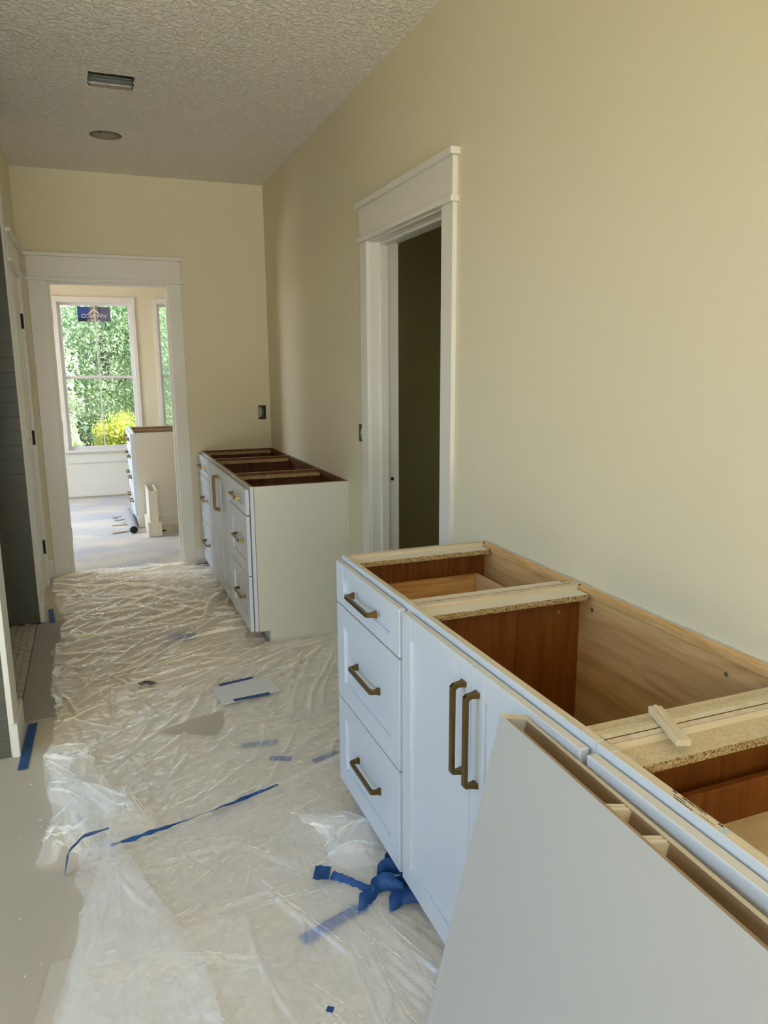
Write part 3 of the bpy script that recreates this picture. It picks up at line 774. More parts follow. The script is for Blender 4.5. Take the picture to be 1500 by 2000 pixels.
# local: x thickness 0..Tk, y 0..-Lp, z 0..Hh
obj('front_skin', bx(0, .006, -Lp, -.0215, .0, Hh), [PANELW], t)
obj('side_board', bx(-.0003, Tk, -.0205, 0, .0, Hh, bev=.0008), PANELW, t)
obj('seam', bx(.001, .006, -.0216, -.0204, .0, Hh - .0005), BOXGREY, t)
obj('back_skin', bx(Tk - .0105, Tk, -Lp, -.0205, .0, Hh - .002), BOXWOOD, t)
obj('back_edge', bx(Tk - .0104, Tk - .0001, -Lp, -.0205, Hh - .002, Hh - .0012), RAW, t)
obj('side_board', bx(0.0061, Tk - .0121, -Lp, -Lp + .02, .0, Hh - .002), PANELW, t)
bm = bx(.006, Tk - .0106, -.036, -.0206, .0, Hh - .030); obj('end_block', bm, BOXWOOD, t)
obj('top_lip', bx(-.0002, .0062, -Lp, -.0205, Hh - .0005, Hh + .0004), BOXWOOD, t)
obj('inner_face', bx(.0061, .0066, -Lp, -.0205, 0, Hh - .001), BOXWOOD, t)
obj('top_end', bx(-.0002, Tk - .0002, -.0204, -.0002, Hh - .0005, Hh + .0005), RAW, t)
for y in (-.306, -.388):
    for k in range(4):
        obj('ply_layer', bx(.0067, Tk - .0106, y - .0045 * (k + 1) + .0003, y - .0045 * k, .0 if k else .0, Hh - .003 - (.0015 if k % 2 else 0)), RAWX if k % 2 else MELA, t)
t.rotation_euler = (0, lean, math.radians(-1.5))

# ------------------------------------------------------------------ room beyond: windows
def window(n, x0, x1, z0, z1, label):
    r = bpy.data.objects.new('window_%d' % n, None); C.objects.link(r); r['kind'] = 'structure'; r['label'] = label
    y = YB
    for (a, c, b0, b1) in ((x0 - .03, x0 + .012, z0, z1 + .045), (x1 - .012, x1 + .03, z0, z1 + .045), (x0 + .012, x1 - .012, z1 - .012, z1 + .045)):
        obj('casing', bx(a, c, y - .018, y, b0, b1, bev=.002), TRIM, r)
    obj('stool', bx(x0 - .05, x1 + .05, y - .05, y + .03, z0 - .025, z0 + .002, bev=.003), TRIM, r)
    obj('apron', bx(x0 - .03, x1 + .03, y - .018, y, z0 - .15, z0 - .025, bev=.002), TRIM, r)
    for (a, c) in ((x0, x0 + .018), (x1 - .018, x1)): obj('frame_side', bx(a, c, y + .001, y + .12, z0, z1), VINYL, r)
    obj('frame_head', bx(x0, x1, y + .001, y + .12, z1 - .018, z1), VINYL, r)
    obj('frame_sill', bx(x0, x1, y + .03, y + .12, z0, z0 + .014), VINYL, r)
    zm = 1.388; s = .028
    for nm, (b0, b1, yy) in {'lower_sash': (z0 + .012, zm + .018, y + .035), 'upper_sash': (zm - .018, z1 - .016, y + .075)}.items():
        bm = bmesh.new(); a, c = x0 + .018, x1 - .018
        for q in ((a, a + s, b0, b1), (c - s, c, b0, b1), (a + s, c - s, b0, b0 + s), (a + s, c - s, b1 - s, b1)):
            box(bm, q[0], q[1], yy, yy + .03, q[2], q[3], bev=.002)
        o = obj(nm, bm, VINYL, r)
        mx_ = (x0 + x1) / 2
        obj('muntin', bx(mx_ - .007, mx_ + .007, yy + .012, yy + .020, b0 + s, b1 - s), VINYL, o)
        obj('pane', bx(a + s - .004, c - s + .004, yy + .0215, yy + .0245, b0 + s - .004, b1 - s + .004), GLASS, o)
    obj('sash_lock', bx((x0 + x1) / 2 - .03, (x0 + x1) / 2 + .03, y + .028, y + .05, zm + .018, zm + .034, bev=.003), VINYL, r)
window(1, *W1, 'white double-hung window with a blue sticker in the sunlit room')
window(2, *W2, 'white double-hung window partly behind the doorway edge in the sunlit room')

# sticker on the upper pane
t = thing('window_sticker', 'blue maker sticker with mirrored lettering on the upper window pane', 'sticker', (-1.177, YB + .0745, 2.095))
t.location.y = YB + .0955
obj('sheet', bx(-.176, -.045, -.0008, 0, -.078, .084), STICKB, t)
obj('sheet', bx(-.045, .045, -.0008, 0, -.078, .084), STICKT, t)
obj('sheet', bx(.045, .066, -.0008, 0, -.078, .084), STICKB, t)
obj('sheet', bx(.066, .176, -.0008, 0, -.078, .084), STICKG, t)
obj('band', bx(-.176, -.055, -.0012, -.0008, -.078, -.043), STICKK, t)
mir = Matrix.Translation((.0, -.0012, -.020)) @ Matrix.Diagonal((-1, 1, 1, 1)) @ Matrix.Rotation(math.pi / 2, 4, 'X')
text_mesh('lettering', 'VIWINCO', .062, STICKW, t, mir)
bm = bmesh.new()
for s in (-1, 1):
    prism(bm, [(0, .068), (s * .062, .012), (s * .050, .004), (0, .046)], 'y', -.0013, -.0008)
obj('roof_mark', bm, STICKW, t)
bm = bmesh.new()
for k in range(7): box(bm, -.075 + k * .021, -.075 + k * .021 + random.uniform(.008, .016), -.0016, -.0012, -.068, -.058)
obj('small_print', bm, STICKW, t)['kind'] = 'stuff'

# drawer cabinet in the room beyond
t = thing('drawer_chest', 'white drawer cabinet with bronze pulls beside the window in the sunlit room', 'cabinet', (-0.955, 7.31, 0))
cw, cl, ch = 0.60, 0.86, 0.90
obj('end_panel', bx(.02, cw, 0, .012, 0, ch - .004, bev=.001), CREAMW, t)
obj('end_panel', bx(.02, cw, cl - .012, cl, 0, ch - .004, bev=.001), CREAMW, t)
obj('back_panel', bx(cw - .012, cw, .012, cl - .012, 0, ch), CHERRYTOP, t)
bm = bmesh.new()
box(bm, .0, .02, 0, cl, ch - .03, ch, bev=.001); box(bm, 0, .02, 0, .03, .1, ch - .03, bev=.001); box(bm, 0, .02, cl - .03, cl, .1, ch - .03, bev=.001); box(bm, 0, .02, cl / 2 - .02, cl / 2 + .02, .1, ch - .03, bev=.001)
obj('face_frame', bm, CAB, t)
for y in (.012, cl / 2 - .02, cl - .07):
    obj('cleat', bx(.02, cw - .012, y, y + .058, ch - .025, ch - .008), CHERRYTOP, t)
for k, (a, c) in enumerate(((.006, cl / 2 - .003), (cl / 2 + .003, cl - .006))):
    for (z0, z1) in ((.735, .885), (.565, .73), (.335, .56), (.105, .33)):
        dr = shaker(t, 'drawer', -.0205, a, c, z0, z1, .05, .04)
        pull(dr, .16, 'y', (-.0205, (a + c) / 2, (z0 + z1) / 2 + .015))
obj('base_trim', bx(.0, cw, -.014, 0, 0, .105, bev=.002), CREAMW, t)
obj('plinth', bx(.0, .014, 0, cl, 0, .100, bev=.002), CAB, t)

# boxed wing leg standing in the room beyond
t = thing('boxed_leg', 'short white hollow boxed cabinet leg standing beside the drawer cabinet', 'cabinet leg', (-0.838, 6.84, 0))
obj('shaft_side', bx(-.038, -.028, .014, .43, .0, .415), CREAMW, t); obj('shaft_side', bx(.028, .038, .014, .43, 0, .415), CREAMW, t)
obj('shaft_face', bx(-.028, .028, .014, .024, 0, .415), CREAMW, t); obj('shaft_face', bx(-.028, .028, .42, .43, 0, .415), CREAMW, t)
for y in (.15, .16, .29): obj('spacer', bx(-.028, .028, y, y + .008, 0.02, .405), RAWX, t)
bm = bmesh.new(); box(bm, -.060, -.038, 0, .44, 0, .135, bev=.002); box(bm, .038, .060, 0, .44, 0, .135, bev=.002); box(bm, -.038, .038, 0, .014, 0, .135, bev=.002); obj('base_wrap', bm, CREAMW, t)

# pipe and scraps on the slab
t = thing('grey_pipe', 'grey plastic pipe lying on the slab beside the drawer cabinet', 'pipe', (-1.012, 7.05, 0.036))
bm = bmesh.new()
for (r, flip) in ((.035, 0), (.030, 1)):
    tube(bm, [(0, 0, 0), (-.005, .98, 0)], r, n=24, cap=False)
obj('barrel', bm, PVC, t, True)
bm = bmesh.new(); tube(bm, [(0, .03, 0), (0, .034, 0)], .030, n=24); obj('bore', bm, PVCIN, t)
for k, (x, y, w, l, r) in enumerate(((-1.13, 7.50, .13, .045, .1), (-1.12, 7.75, .10, .03, .5), (-1.14, 7.95, .09, .03, -.3), (-1.13, 7.15, .16, .03, .35), (-1.10, 7.62, .07, .02, -.6), (-1.15, 7.86, .06, .02, .9))):
    bm = bmesh.new(); box(bm, -w / 2, w / 2, -l / 2, l / 2, 0, .012, bev=.003)
    for v in bm.verts: v.co.x += random.uniform(-.006, .006); v.co.y += random.uniform(-.004, .004)
    o = obj('scrap', bm, [RAWX, SLAB, PANELW][k % 3]); o.location = (x, y, 0); o.rotation_euler = (0, 0, r)
    tag(o, ['flat pale wood offcut lying beside the grey pipe', 'thin dusty plaster scrap beside the grey pipe', 'small white scrap near the far end of the grey pipe', 'long pale sliver in front of the grey pipe', 'short dusty chip beside the grey pipe', 'tiny white chip behind the wood offcut by the grey pipe'][k], 'scrap', 'scraps on the slab beside the pipe')
o = obj('scrap', bx(-.02, .02, -.012, .012, 0, .01, bev=.003), BLACK); o.location = (-.75, 7.06, 0)
tag(o, 'small dark chip on the slab by the boxed cabinet leg', 'scrap', 'scraps on the slab beside the pipe')

# ------------------------------------------------------------------ numpy noise
def vnoise(x, y, scale, seed):
    r = np.random.default_rng(seed).random((97, 89)) * 2 - 1
    u, v = x * scale, y * scale
    iu, iv = np.floor(u).astype(int), np.floor(v).astype(int)
    fu, fv = u - iu, v - iv
    fu = fu * fu * fu * (fu * (fu * 6 - 15) + 10); fv = fv * fv * fv * (fv * (fv * 6 - 15) + 10)
    g = lambda a, b_: r[a % 97, b_ % 89]
    return (g(iu, iv) * (1 - fu) + g(iu + 1, iv) * fu) * (1 - fv) + (g(iu, iv + 1) * (1 - fu) + g(iu + 1, iv + 1) * fu) * fv

def inside(px, py, poly):
    c = np.zeros(px.shape, bool); n = len(poly)
    for i in range(n):
        x0, y0 = poly[i]; x1, y1 = poly[(i + 1) % n]
        if y0 == y1: continue
        k = ((y0 > py) != (y1 > py)) & (px < (x1 - x0) * (py - y0) / (y1 - y0) + x0)
        c ^= k
    return c

def add_folds(Hm, X, Y, folds, res):
    x0, y0 = X[0, 0], Y[0, 0]
    for (fx, fy, ang, Lf, wf, hf, cur) in folds:
        R = Lf / 2 + wf * 4
        i0, i1 = int((fx - R - x0) / res), int((fx + R - x0) / res) + 1; j0, j1 = int((fy - R - y0) / res), int((fy + R - y0) / res) + 1
        i0, j0 = max(i0, 0), max(j0, 0); i1, j1 = min(i1, X.shape[1]), min(j1, X.shape[0])
        if i1 <= i0 or j1 <= j0: continue
        dx, dy = X[j0:j1, i0:i1] - fx, Y[j0:j1, i0:i1] - fy
        ca, sa = math.cos(ang), math.sin(ang)
        u = dx * ca + dy * sa; v = -dx * sa + dy * ca
        v = v + cur * u * u + 0.012 * np.sin(u * 9 + fx * 40) * min(1, Lf)
        e = np.clip(1 - (2 * u / Lf) ** 2, 0, 1)
        s = np.where(v > 0, 1.0, 0.55)
        Hm[j0:j1, i0:i1] = np.maximum(Hm[j0:j1, i0:i1], 0.45 * Hm[j0:j1, i0:i1] + hf * e ** 1.2 * np.exp(-(np.abs(v) * s / wf) ** 1.0))

def sheet(name, poly, res, folds, base_fn, parent=None, holes=(), mat=None, seed=1, edge=0.012, flat=None):
    xs = [p[0] for p in poly]; ys = [p[1] for p in poly]
    X, Y = np.meshgrid(np.arange(min(xs), max(xs) + res, res), np.arange(min(ys), max(ys) + res, res))
    Hm = base_fn(X, Y)
    add_folds(Hm, X, Y, folds, res)
    if flat is not None:
        k = np.clip(1.25 - (((X - flat[0]) / flat[2]) ** 4 + ((Y - flat[1]) / flat[3]) ** 4), 0, 1); Hm = Hm * (1 - k) + np.minimum(Hm, .012) * k
    wx = X + edge * vnoise(X, Y, 9, seed + 5) + edge * .5 * vnoise(X, Y, 31, seed + 6); wy = Y + edge * vnoise(X, Y, 9, seed + 7)
    keep = inside(wx, wy, poly)
    for h in holes: keep &= ~inside(wx, wy, h)
    f = keep[:-1, :-1] & keep[1:, :-1] & keep[:-1, 1:] & keep[1:, 1:]
    idx = -np.ones(X.shape, int)
    used = np.zeros(X.shape, bool)
    used[:-1, :-1] |= f; used[1:, :-1] |= f; used[:-1, 1:] |= f; used[1:, 1:] |= f
    idx[used] = np.arange(used.sum())
    # small lateral drift so that fold crests overhang a little
    gx = np.gradient(Hm, res, axis=1); gy = np.gradient(Hm, res, axis=0)
    V = np.stack([(X - np.clip(gx * Hm * .10, -.004, .004))[used], (Y - np.clip(gy * Hm * .10, -.004, .004))[used], Hm[used]], 1)
    j, i = np.nonzero(f)
    F = np.stack([idx[j, i], idx[j, i + 1], idx[j + 1, i + 1], idx[j + 1, i]], 1)
    me = bpy.data.meshes.new(name)
    me.vertices.add(len(V)); me.vertices.foreach_set('co', V.astype(np.float32).ravel())
    me.loops.add(F.size); me.loops.foreach_set('vertex_index', F.astype(np.int32).ravel())
    me.polygons.add(len(F)); me.polygons.foreach_set('loop_start', np.arange(0, F.size, 4, dtype=np.int32))
    me.polygons.foreach_set('use_smooth', np.ones(len(F), bool))
    me.update(calc_edges=True); me.validate()
    me.materials.append(mat or FILM)
    o = bpy.data.objects.new(name, me); C.objects.link(o); o.parent = parent
    return o

def rand_folds(n, region, ang, ang_sd, L_, w_, h_, seed, cur=0.25):
    r = np.random.default_rng(seed); out_ = []
    for _ in range(n):
        x = r.uniform(region[0], region[1]); y = r.uniform(region[2], region[3])
        out_.append((x, y, r.normal(ang, ang_sd), r.uniform(*L_), r.uniform(*w_) * .85, r.uniform(*h_), r.normal(0, cur)))
    return out_

SEAM = [(-1.468, 2.304), (-1.325, 2.26), (-1.044, 2.336), (-0.767, 2.425), (-0.494, 2.546)]
def seam_y(X): return np.interp(X, [p[0] for p in SEAM], [p[1] for p in SEAM])

# far sheet: from the doorway down to the tape seam
polyA = [(-1.64, 5.70), (-1.45, 5.74), (-1.15, 5.80), (-0.75, 5.83), (-0.62, 5.72), (-0.51, 5.60), (-0.486, 5.3), (-0.486, 3.858), (-0.03, 3.852), (-0.03, 2.33), (-0.486, 2.33), (-0.486, 2.56)] + SEAM[::-1][0:] + [(-1.50, 2.5), (-1.555, 2.75), (-1.567, 3.02), (-1.551, 3.25), (-1.545, 3.35), (-1.58, 3.7), (-1.593, 4.13), (-1.55, 4.4), (-1.544, 4.67), (-1.60, 5.0), (-1.646, 5.45)]
def baseA(X, Y):
    far = np.clip((Y - 3.0) / 1.2, 0, 1)
    w = .006 * (1 - np.abs(vnoise(X * .8, Y * 2.2, 5.0, 3))) ** 3 * (.4 + .9 * far)
    w += .0045 * (1 - np.abs(vnoise(X + .4 * Y, Y - .3 * X, 11, 4))) ** 4
    w += .0022 * (1 - np.abs(vnoise(X - .5 * Y, Y + .5 * X, 27, 8))) ** 4
    w += .0014 * vnoise(X, Y, 50, 9)
    return w + .004
foldsA = []
foldsA += rand_folds(150, (-1.6, -.5, 4.2, 5.75), 0.0, .38, (.25, .9), (.012, .026), (.012, .042), 21)     # gathered waves by the doorway
foldsA += rand_folds(60, (-1.55, -.5, 4.3, 5.5), 1.0, .35, (.2, .8), (.010, .020), (.010, .032), 22)
foldsA += rand_folds(130, (-1.55, -.5, 3.2, 4.4), .55, .55, (.15, .7), (.009, .018), (.008, .028), 23)
foldsA += rand_folds(150, (-1.55, -.45, 2.3, 3.4), 1.05, .40, (.12, .6), (.007, .013), (.005, .016), 24)
foldsA += rand_folds(40, (-1.5, -.5, 2.4, 3.3), -.5, .5, (.1, .4), (.004, .009), (.003, .009), 25)
for k in range(26):                                                                                        # tension folds from the corner of the small vanity
    a = RNG.uniform(-2.75, -1.75); L_ = RNG.uniform(.5, 1.3); ox, oy = RNG.uniform(-.25, -.02), 3.84
    foldsA.append((ox + math.cos(a) * L_ / 2, oy + math.sin(a) * L_ / 2, a, L_, RNG.uniform(.008, .014), RNG.uniform(.010, .026), RNG.normal(0, .06)))
foldsA += [(-.95, 5.05, -.75, 1.1, .022, .045, .1), (-1.2, 5.28, .55, .8, .02, .04, -.1), (-1.1, 4.72, -.12, 1.0, .02, .035, .1), (-.75, 4.05, .25, .6, .03, .05, .3), (-1.2, 4.0, .95, 1.0, .016, .03, .1), (-.9, 3.65, .28, 1.2, .014, .02, .05), (-.68, 4.6, 1.2, .9, .02, .045, .2)]
foldsA += [(-1.57, y, 1.57, .3, .012, .03, 0) for y in (3.45, 3.8, 4.1, 4.4)]
holeA = [(-1.13, 3.00), (-.957, 3.105), (-.845, 3.112), (-.90, 2.95), (-.915, 2.895), (-1.0, 2.94)]
shA = sheet('plastic_sheet', polyA, .0068, foldsA, baseA, holes=[holeA], seed=31, flat=(-.72, 3.275, .19, .16))
tag(shA, 'crinkled clear plastic sheeting spread from the far doorway past the small vanity', 'plastic sheet')

# near sheet
polyB = [(-1.44, 2.31), (-1.325, 2.285), (-1.044, 2.36), (-0.767, 2.45), (-0.494, 2.57), (-0.486, 2.57), (-0.486, 0.75), (-1.62, 0.75), (-1.56, 1.2), (-1.50, 1.6), (-1.467, 1.71), (-1.44, 1.92), (-1.42, 2.05), (-1.46, 2.15)]
def baseB(X, Y):
    w = .0040 * (1 - np.abs(vnoise(X * 1.4 + .3 * Y, Y * .8, 8, 13))) ** 4
    w += .0026 * (1 - np.abs(vnoise(X + .6 * Y, Y - .6 * X, 21, 14))) ** 4
    w += .0016 * (1 - np.abs(vnoise(X - .3 * Y, Y + .3 * X, 45, 18))) ** 3
    w += .0008 * vnoise(X, Y, 80, 19)
    return w + .007
foldsB = []
foldsB += rand_folds(150, (-1.45, -.45, .8, 2.5), .35, .45, (.10, .45), (.005, .010), (.004, .013), 41)
foldsB += rand_folds(80, (-1.4, -.45, .8, 2.2), 1.9, .5, (.15, .6), (.006, .012), (.006, .020), 42)
for k in range(20):                                   # folds running out from under the large vanity
    a = RNG.uniform(-1.75, -1.05) ; L_ = RNG.uniform(.4, .9); ox, oy = RNG.uniform(-.80, -.58), RNG.uniform(1.62, 1.82)
    foldsB.append((ox + math.cos(a) * L_ / 2, oy + math.sin(a) * L_ / 2, a, L_, RNG.uniform(.008, .016), RNG.uniform(.014, .034), RNG.normal(0, .15)))
foldsB += [(-.86, 1.75, 1.95, .8, .010, .022, .1), (-.98, 1.55, 1.75, .7, .009, .018, .2), (-1.0, 1.88, .12, .5, .007, .014, .1), (-.90, 2.05, 2.25, .45, .009, .016, .1), (-1.1, 1.70, -.75, .35, .007, .014, 0), (-.78, 1.5, 1.6, .7, .009, .018, .1), (-.68, 1.45, 1.8, .7, .012, .025, .1), (-.60, 1.55, 1.9, .6, .010, .02, .1)]
shB = sheet('plastic_sheet', polyB, .0045, foldsB, baseB, seed=51, edge=.008)
tag(shB, 'flatter clear plastic sheeting beside the leaning panel and tape tangle', 'plastic sheet')

# long folded flap of the near sheet
polyD = [(-1.345, 2.33), (-1.31, 2.24), (-1.26, 2.06), (-1.205, 1.892), (-1.157, 1.774), (-1.135, 1.659), (-1.115, 1.45), (-1.12, .9), (-1.55, .9), (-1.52, 1.5), (-1.485, 1.657), (-1.435, 1.926), (-1.395, 2.12), (-1.36, 2.26)]
def baseD(X, Y):
    k = np.clip((2.35 - Y) / .5, 0, 1)
    w = .0045 * (1 - np.abs(vnoise(X * 2.0, Y * .5, 10, 63))) ** 3 + .003 * (1 - np.abs(vnoise(X * 1.2, Y, 24, 64))) ** 4 + .001 * vnoise(X, Y, 70, 65)
    cx = -1.35 + (Y - 2.35) * -.02
    return .022 + .020 * (1 - k) + w + .012 * np.exp(-((X + 1.13 - (Y - 1.6) * -.30) / .03) ** 2)
foldsD = [(-1.28, 2.0, 2.05, .75, .012, .028, .1), (-1.38, 1.95, 1.35, .8, .010, .022, 0), (-1.33, 1.98, 1.62, .7, .008, .02, 0), (-1.25, 1.65, 2.1, .35, .008, .014, .3), (-1.40, 1.62, .05, .3, .008, .014, .3), (-1.33, 1.52, -.4, .35, .009, .016, .3), (-1.18, 1.55, 1.75, .5, .010, .02, .2)]
foldsD += rand_folds(40, (-1.5, -1.1, 1.0, 2.2), 1.4, .6, (.08, .3), (.004, .008), (.003, .010), 66)
shD = sheet('plastic_flap', polyD, .0048, foldsD, baseD, seed=61, edge=.004)
tag(shD, 'milky folded flap of plastic fanning out from the bunched tape end', 'plastic sheet')

# bunched plastic at the left end of the seam
polyC = [(-1.27, 2.28), (-1.37, 2.20), (-1.47, 2.26), (-1.57, 2.27), (-1.535, 2.45), (-1.53, 2.65), (-1.575, 2.98), (-1.50, 3.05), (-1.42, 2.98), (-1.38, 2.75), (-1.29, 2.55), (-1.21, 2.42), (-1.22, 2.33)]
def baseC(X, Y):
    ax = -1.50 + (3.0 - Y) * .22
    ridge = np.exp(-((X - ax) / .075) ** 2)
    h = .012 + .050 * ridge * np.clip((3.1 - Y) / .3, 0, 1) * (0.75 + .5 * vnoise(X, Y, 7, 73))
    h += .026 * np.exp(-(((X + 1.28) / .07) ** 2 + ((Y - 2.38) / .10) ** 2))
    h += .010 * (1 - np.abs(vnoise(X * 1.5 + .5 * Y, Y * .5, 9, 74))) ** 2 + .004 * (1 - np.abs(vnoise(X * 1.6, Y * .6, 24, 75))) ** 4
    return np.maximum(h - .008, .008)
foldsC = [(-1.50, 2.75, 2.0, .6, .012, .05, .2), (-1.40, 2.55, 2.2, .6, .012, .06, .2), (-1.45, 2.38, .15, .35, .014, .04, .8), (-1.33, 2.40, .9, .25, .012, .05, .5), (-1.52, 2.4, 1.3, .3, .010, .03, .3)]
foldsC += rand_folds(26, (-1.57, -1.25, 2.25, 3.0), 2.05, .40, (.2, .6), (.009, .018), (.02, .065), 76, .6)
foldsC += rand_folds(8, (-1.55, -1.25, 2.25, 2.6), .3, .5, (.15, .3), (.009, .016), (.02, .05), 77, 1.0)
shC = sheet('plastic_bunch', polyC, .0045, foldsC, baseC, seed=71, edge=.012)
tag(shC, 'crumpled clear plastic bunched up at the end of the blue tape seam', 'plastic sheet')

# bunched plastic under the edge of the large vanity
polyE = [(-.80, 2.24), (-.70, 2.16), (-.60, 2.18), (-.51, 2.10), (-.49, 1.95), (-.53, 1.87), (-.62, 1.88), (-.70, 1.91), (-.73, 1.97), (-.70, 2.06)]
def baseE(X, Y):
    h = .05 * np.exp(-(((X + .60) / .075) ** 2 + ((Y - 2.0) / .08) ** 2)) + .014
    h += .022 * np.exp(-((Y - 2.20 - (X + .78) * -.55) / .02) ** 2) * (X < -.62)
    h += .006 * (1 - np.abs(vnoise(X, Y, 9, 83))) ** 2 + .003 * (1 - np.abs(vnoise(X, Y, 26, 84))) ** 4
    return np.minimum(h, .066)
shE = sheet('plastic_bunch', polyE, .0042, [(-.60, 2.03, .5, .25, .012, .05, 1.0), (-.64, 1.95, -.4, .22, .010, .045, 1.0), (-.72, 2.12, -.6, .25, .010, .035, 0)] + rand_folds(16, (-.78, -.48, 1.88, 2.2), -.6, .7, (.12, .3), (.008, .014), (.015, .045), 86, 1.2), baseE, seed=81, edge=.010)
tag(shE, 'wad of crumpled clear plastic under the drawers of the large vanity', 'plastic sheet')

# ------------------------------------------------------------------ blue tape
def tape(label, pts, width, z=0.0012, wob=0.0, zs=None, cat='tape', n=40, twist=None, name='blue_tape', zwob=0.0, mat=None):
    P = [Vector((p[0], p[1], (zs[i] if zs else z))) for i, p in enumerate(pts)]
    lens = [0]
    for a, c in zip(P, P[1:]): lens.append(lens[-1] + (c - a).length)
    bm = bmesh.new(); rows = []
    for k in range(n + 1):
        s = lens[-1] * k / n
        i = max(0, min(len(P) - 2, next((q for q in range(len(lens) - 1) if lens[q + 1] >= s), len(P) - 2)))
        t_ = (s - lens[i]) / max(1e-6, lens[i + 1] - lens[i]); p = P[i].lerp(P[i + 1], t_)
        d = (P[i + 1] - P[i]).normalized(); nrm = Vector((-d.y, d.x, 0)).normalized()
        a = (twist(k / n) if twist else 0)
        side = nrm * math.cos(a) + Vector((0, 0, 1)) * math.sin(a)
        hw = width / 2 * (1 + random.uniform(-wob, wob)); p = p + Vector((0, 0, random.uniform(0, zwob)))
        rows.append((bm.verts.new(p - side * hw), bm.verts.new(p + side * hw)))
    for a, c in zip(rows, rows[1:]): bm.faces.new((a[0], a[1], c[1], c[0]))
    bmesh.ops.recalc_face_normals(bm, faces=bm.faces[:])
    r = bmesh.ops.solidify(bm, geom=bm.faces[:], thickness=.0006)
    return tag(obj(name, bm, mat or BLUE), label, cat, 'strips of blue painters tape' if mat is None else None)
tape('straight strip of blue tape on the bare floor paper by the near shower trim', [(-1.631, 3.313), (-1.644, 2.916)], .036, z=.0022)
tape('short blue tape on the floor at the foot of the side door casing', [(-1.628, 4.95), (-1.606, 4.668)], .030, z=.0060)
tape('dark blue tape scrap on the shower threshold corner', [(-1.70, 4.685), (-1.645, 4.697)], .022, z=.0065)
tape('long crumpled blue tape line along the plastic seam', [(-1.345, 2.262), (-1.25, 2.285), (-1.1, 2.325), (-.9, 2.385), (-.767, 2.43)], .013, zs=[.026, .022, .018, .014, .011], wob=.45, zwob=.004, n=24, twist=lambda s: .5 * math.sin(9 * s))
tape('twisted blue tape end sticking out of the bunched plastic', [(-1.345, 2.285), (-1.42, 2.28), (-1.465, 2.245), (-1.475, 2.20)], .03, zs=[.075, .07, .05, .012], wob=.2, n=24, twist=lambda s: .7 + .6 * s)
tape('pale blue tape seen through the plastic between the seam and the card', [(-.835, 2.785), (-.692, 2.762)], .034, z=.0022)
tape('small pale blue tape square under the plastic near the drawer cabinet', [(-.752, 2.645), (-.673, 2.608)], .032, z=.0022)
tape('ragged blue tape under the plastic beside the drawer cabinet', [(-.601, 2.556), (-.49, 2.588)], .030, z=.0024, wob=.4, n=16)
tape('pale blue tape under the near plastic below the tape ribbon', [(-.883, 1.683), (-.70, 1.742)], .036, z=.0055, wob=.15, n=16)
tape('small blue tape curl on the near plastic', [(-.892, 1.43), (-.878, 1.42)], .016, z=.030, n=6)
tape('blue tape strip on the floor in the corner under the small vanity', [(-.645, 5.570), (-.53, 5.592)], .030, z=.040, n=10)
tape('blue tape under the toe kick of the small vanity', [(-.53, 4.42), (-.50, 4.20)], .04, z=.030, wob=.3, n=16)
tape('blue grey tape patch under the far plastic sheeting', [(-.99, 4.16), (-.90, 4.15), (-.84, 4.10)], .10, z=.0022, wob=.2, n=16)
tape('dark tape scrap lying on the far plastic sheeting', [(-1.183, 3.512), (-1.145, 3.53), (-1.115, 3.49)], .030, z=.022, wob=.3, n=12, name='dark_tape', mat=BOXGREY)
tape('folded blue tape square at the end of the tape ribbon', [(-.785, 1.905), (-.742, 1.885)], .062, z=.026, wob=.1, n=8)
tape('narrow blue tape ribbon leading under the large vanity', [(-.742, 1.872), (-.715, 1.835), (-.685, 1.79), (-.655, 1.75)], .026, zs=[.028, .034, .038, .034], wob=.2, n=24, twist=lambda s: .5 + 1.1 * math.sin(3 * s))
def ribbon(bm, pts, wvec, n=9):
    P = [Vector(p) for p in pts]; P = [P[0] * 2 - P[1]] + P + [P[-1] * 2 - P[-2]]; W_ = Vector(wvec) / 2; rows = []
    for i in range(1, len(P) - 2):
        for k in range(n):
            t_ = k / n; a, b2, c, d = P[i - 1], P[i], P[i + 1], P[i + 2]
            p = .5 * ((2 * b2) + (c - a) * t_ + (2 * a - 5 * b2 + 4 * c - d) * t_ ** 2 + (3 * b2 - a - 3 * c + d) * t_ ** 3)
            q = W_.copy(); q.rotate(Matrix.Rotation(.25 * math.sin(5 * (i + t_)), 3, 'Z'))
            rows.append((bm.verts.new(p - q), bm.verts.new(p + q)))
    for a, c in zip(rows, rows[1:]): bm.faces.new((a[0], a[1], c[1], c[0]))
bm = bmesh.new()
ribbon(bm, [(-.705, 1.735, .022), (-.675, 1.740, .026), (-.645, 1.765, .036), (-.612, 1.770, .042), (-.588, 1.752, .038), (-.575, 1.715, .028)], (.006, .030, .040))
ribbon(bm, [(-.620, 1.815, .036), (-.585, 1.825, .044), (-.55, 1.815, .044), (-.52, 1.79, .040), (-.500, 1.75, .030)], (.006, .024, .040))
ribbon(bm, [(-.625, 1.705, .018), (-.585, 1.712, .026), (-.55, 1.698, .032), (-.505, 1.672, .022)], (.004, .040, .022))
ribbon(bm, [(-.575, 1.87, .024), (-.54, 1.882, .036), (-.505, 1.86, .040), (-.478, 1.82, .030)], (.006, .022, .038))
ribbon(bm, [(-.545, 1.93, .024), (-.515, 1.928, .034), (-.480, 1.90, .028)], (.004, .020, .034))
ribbon(bm, [(-.585, 1.765, .016), (-.545, 1.76, .020), (-.50, 1.73, .018)], (.008, .070, .012))
bmesh.ops.recalc_face_normals(bm, faces=bm.faces[:])
bmesh.ops.solidify(bm, geom=bm.faces[:], thickness=.0008)
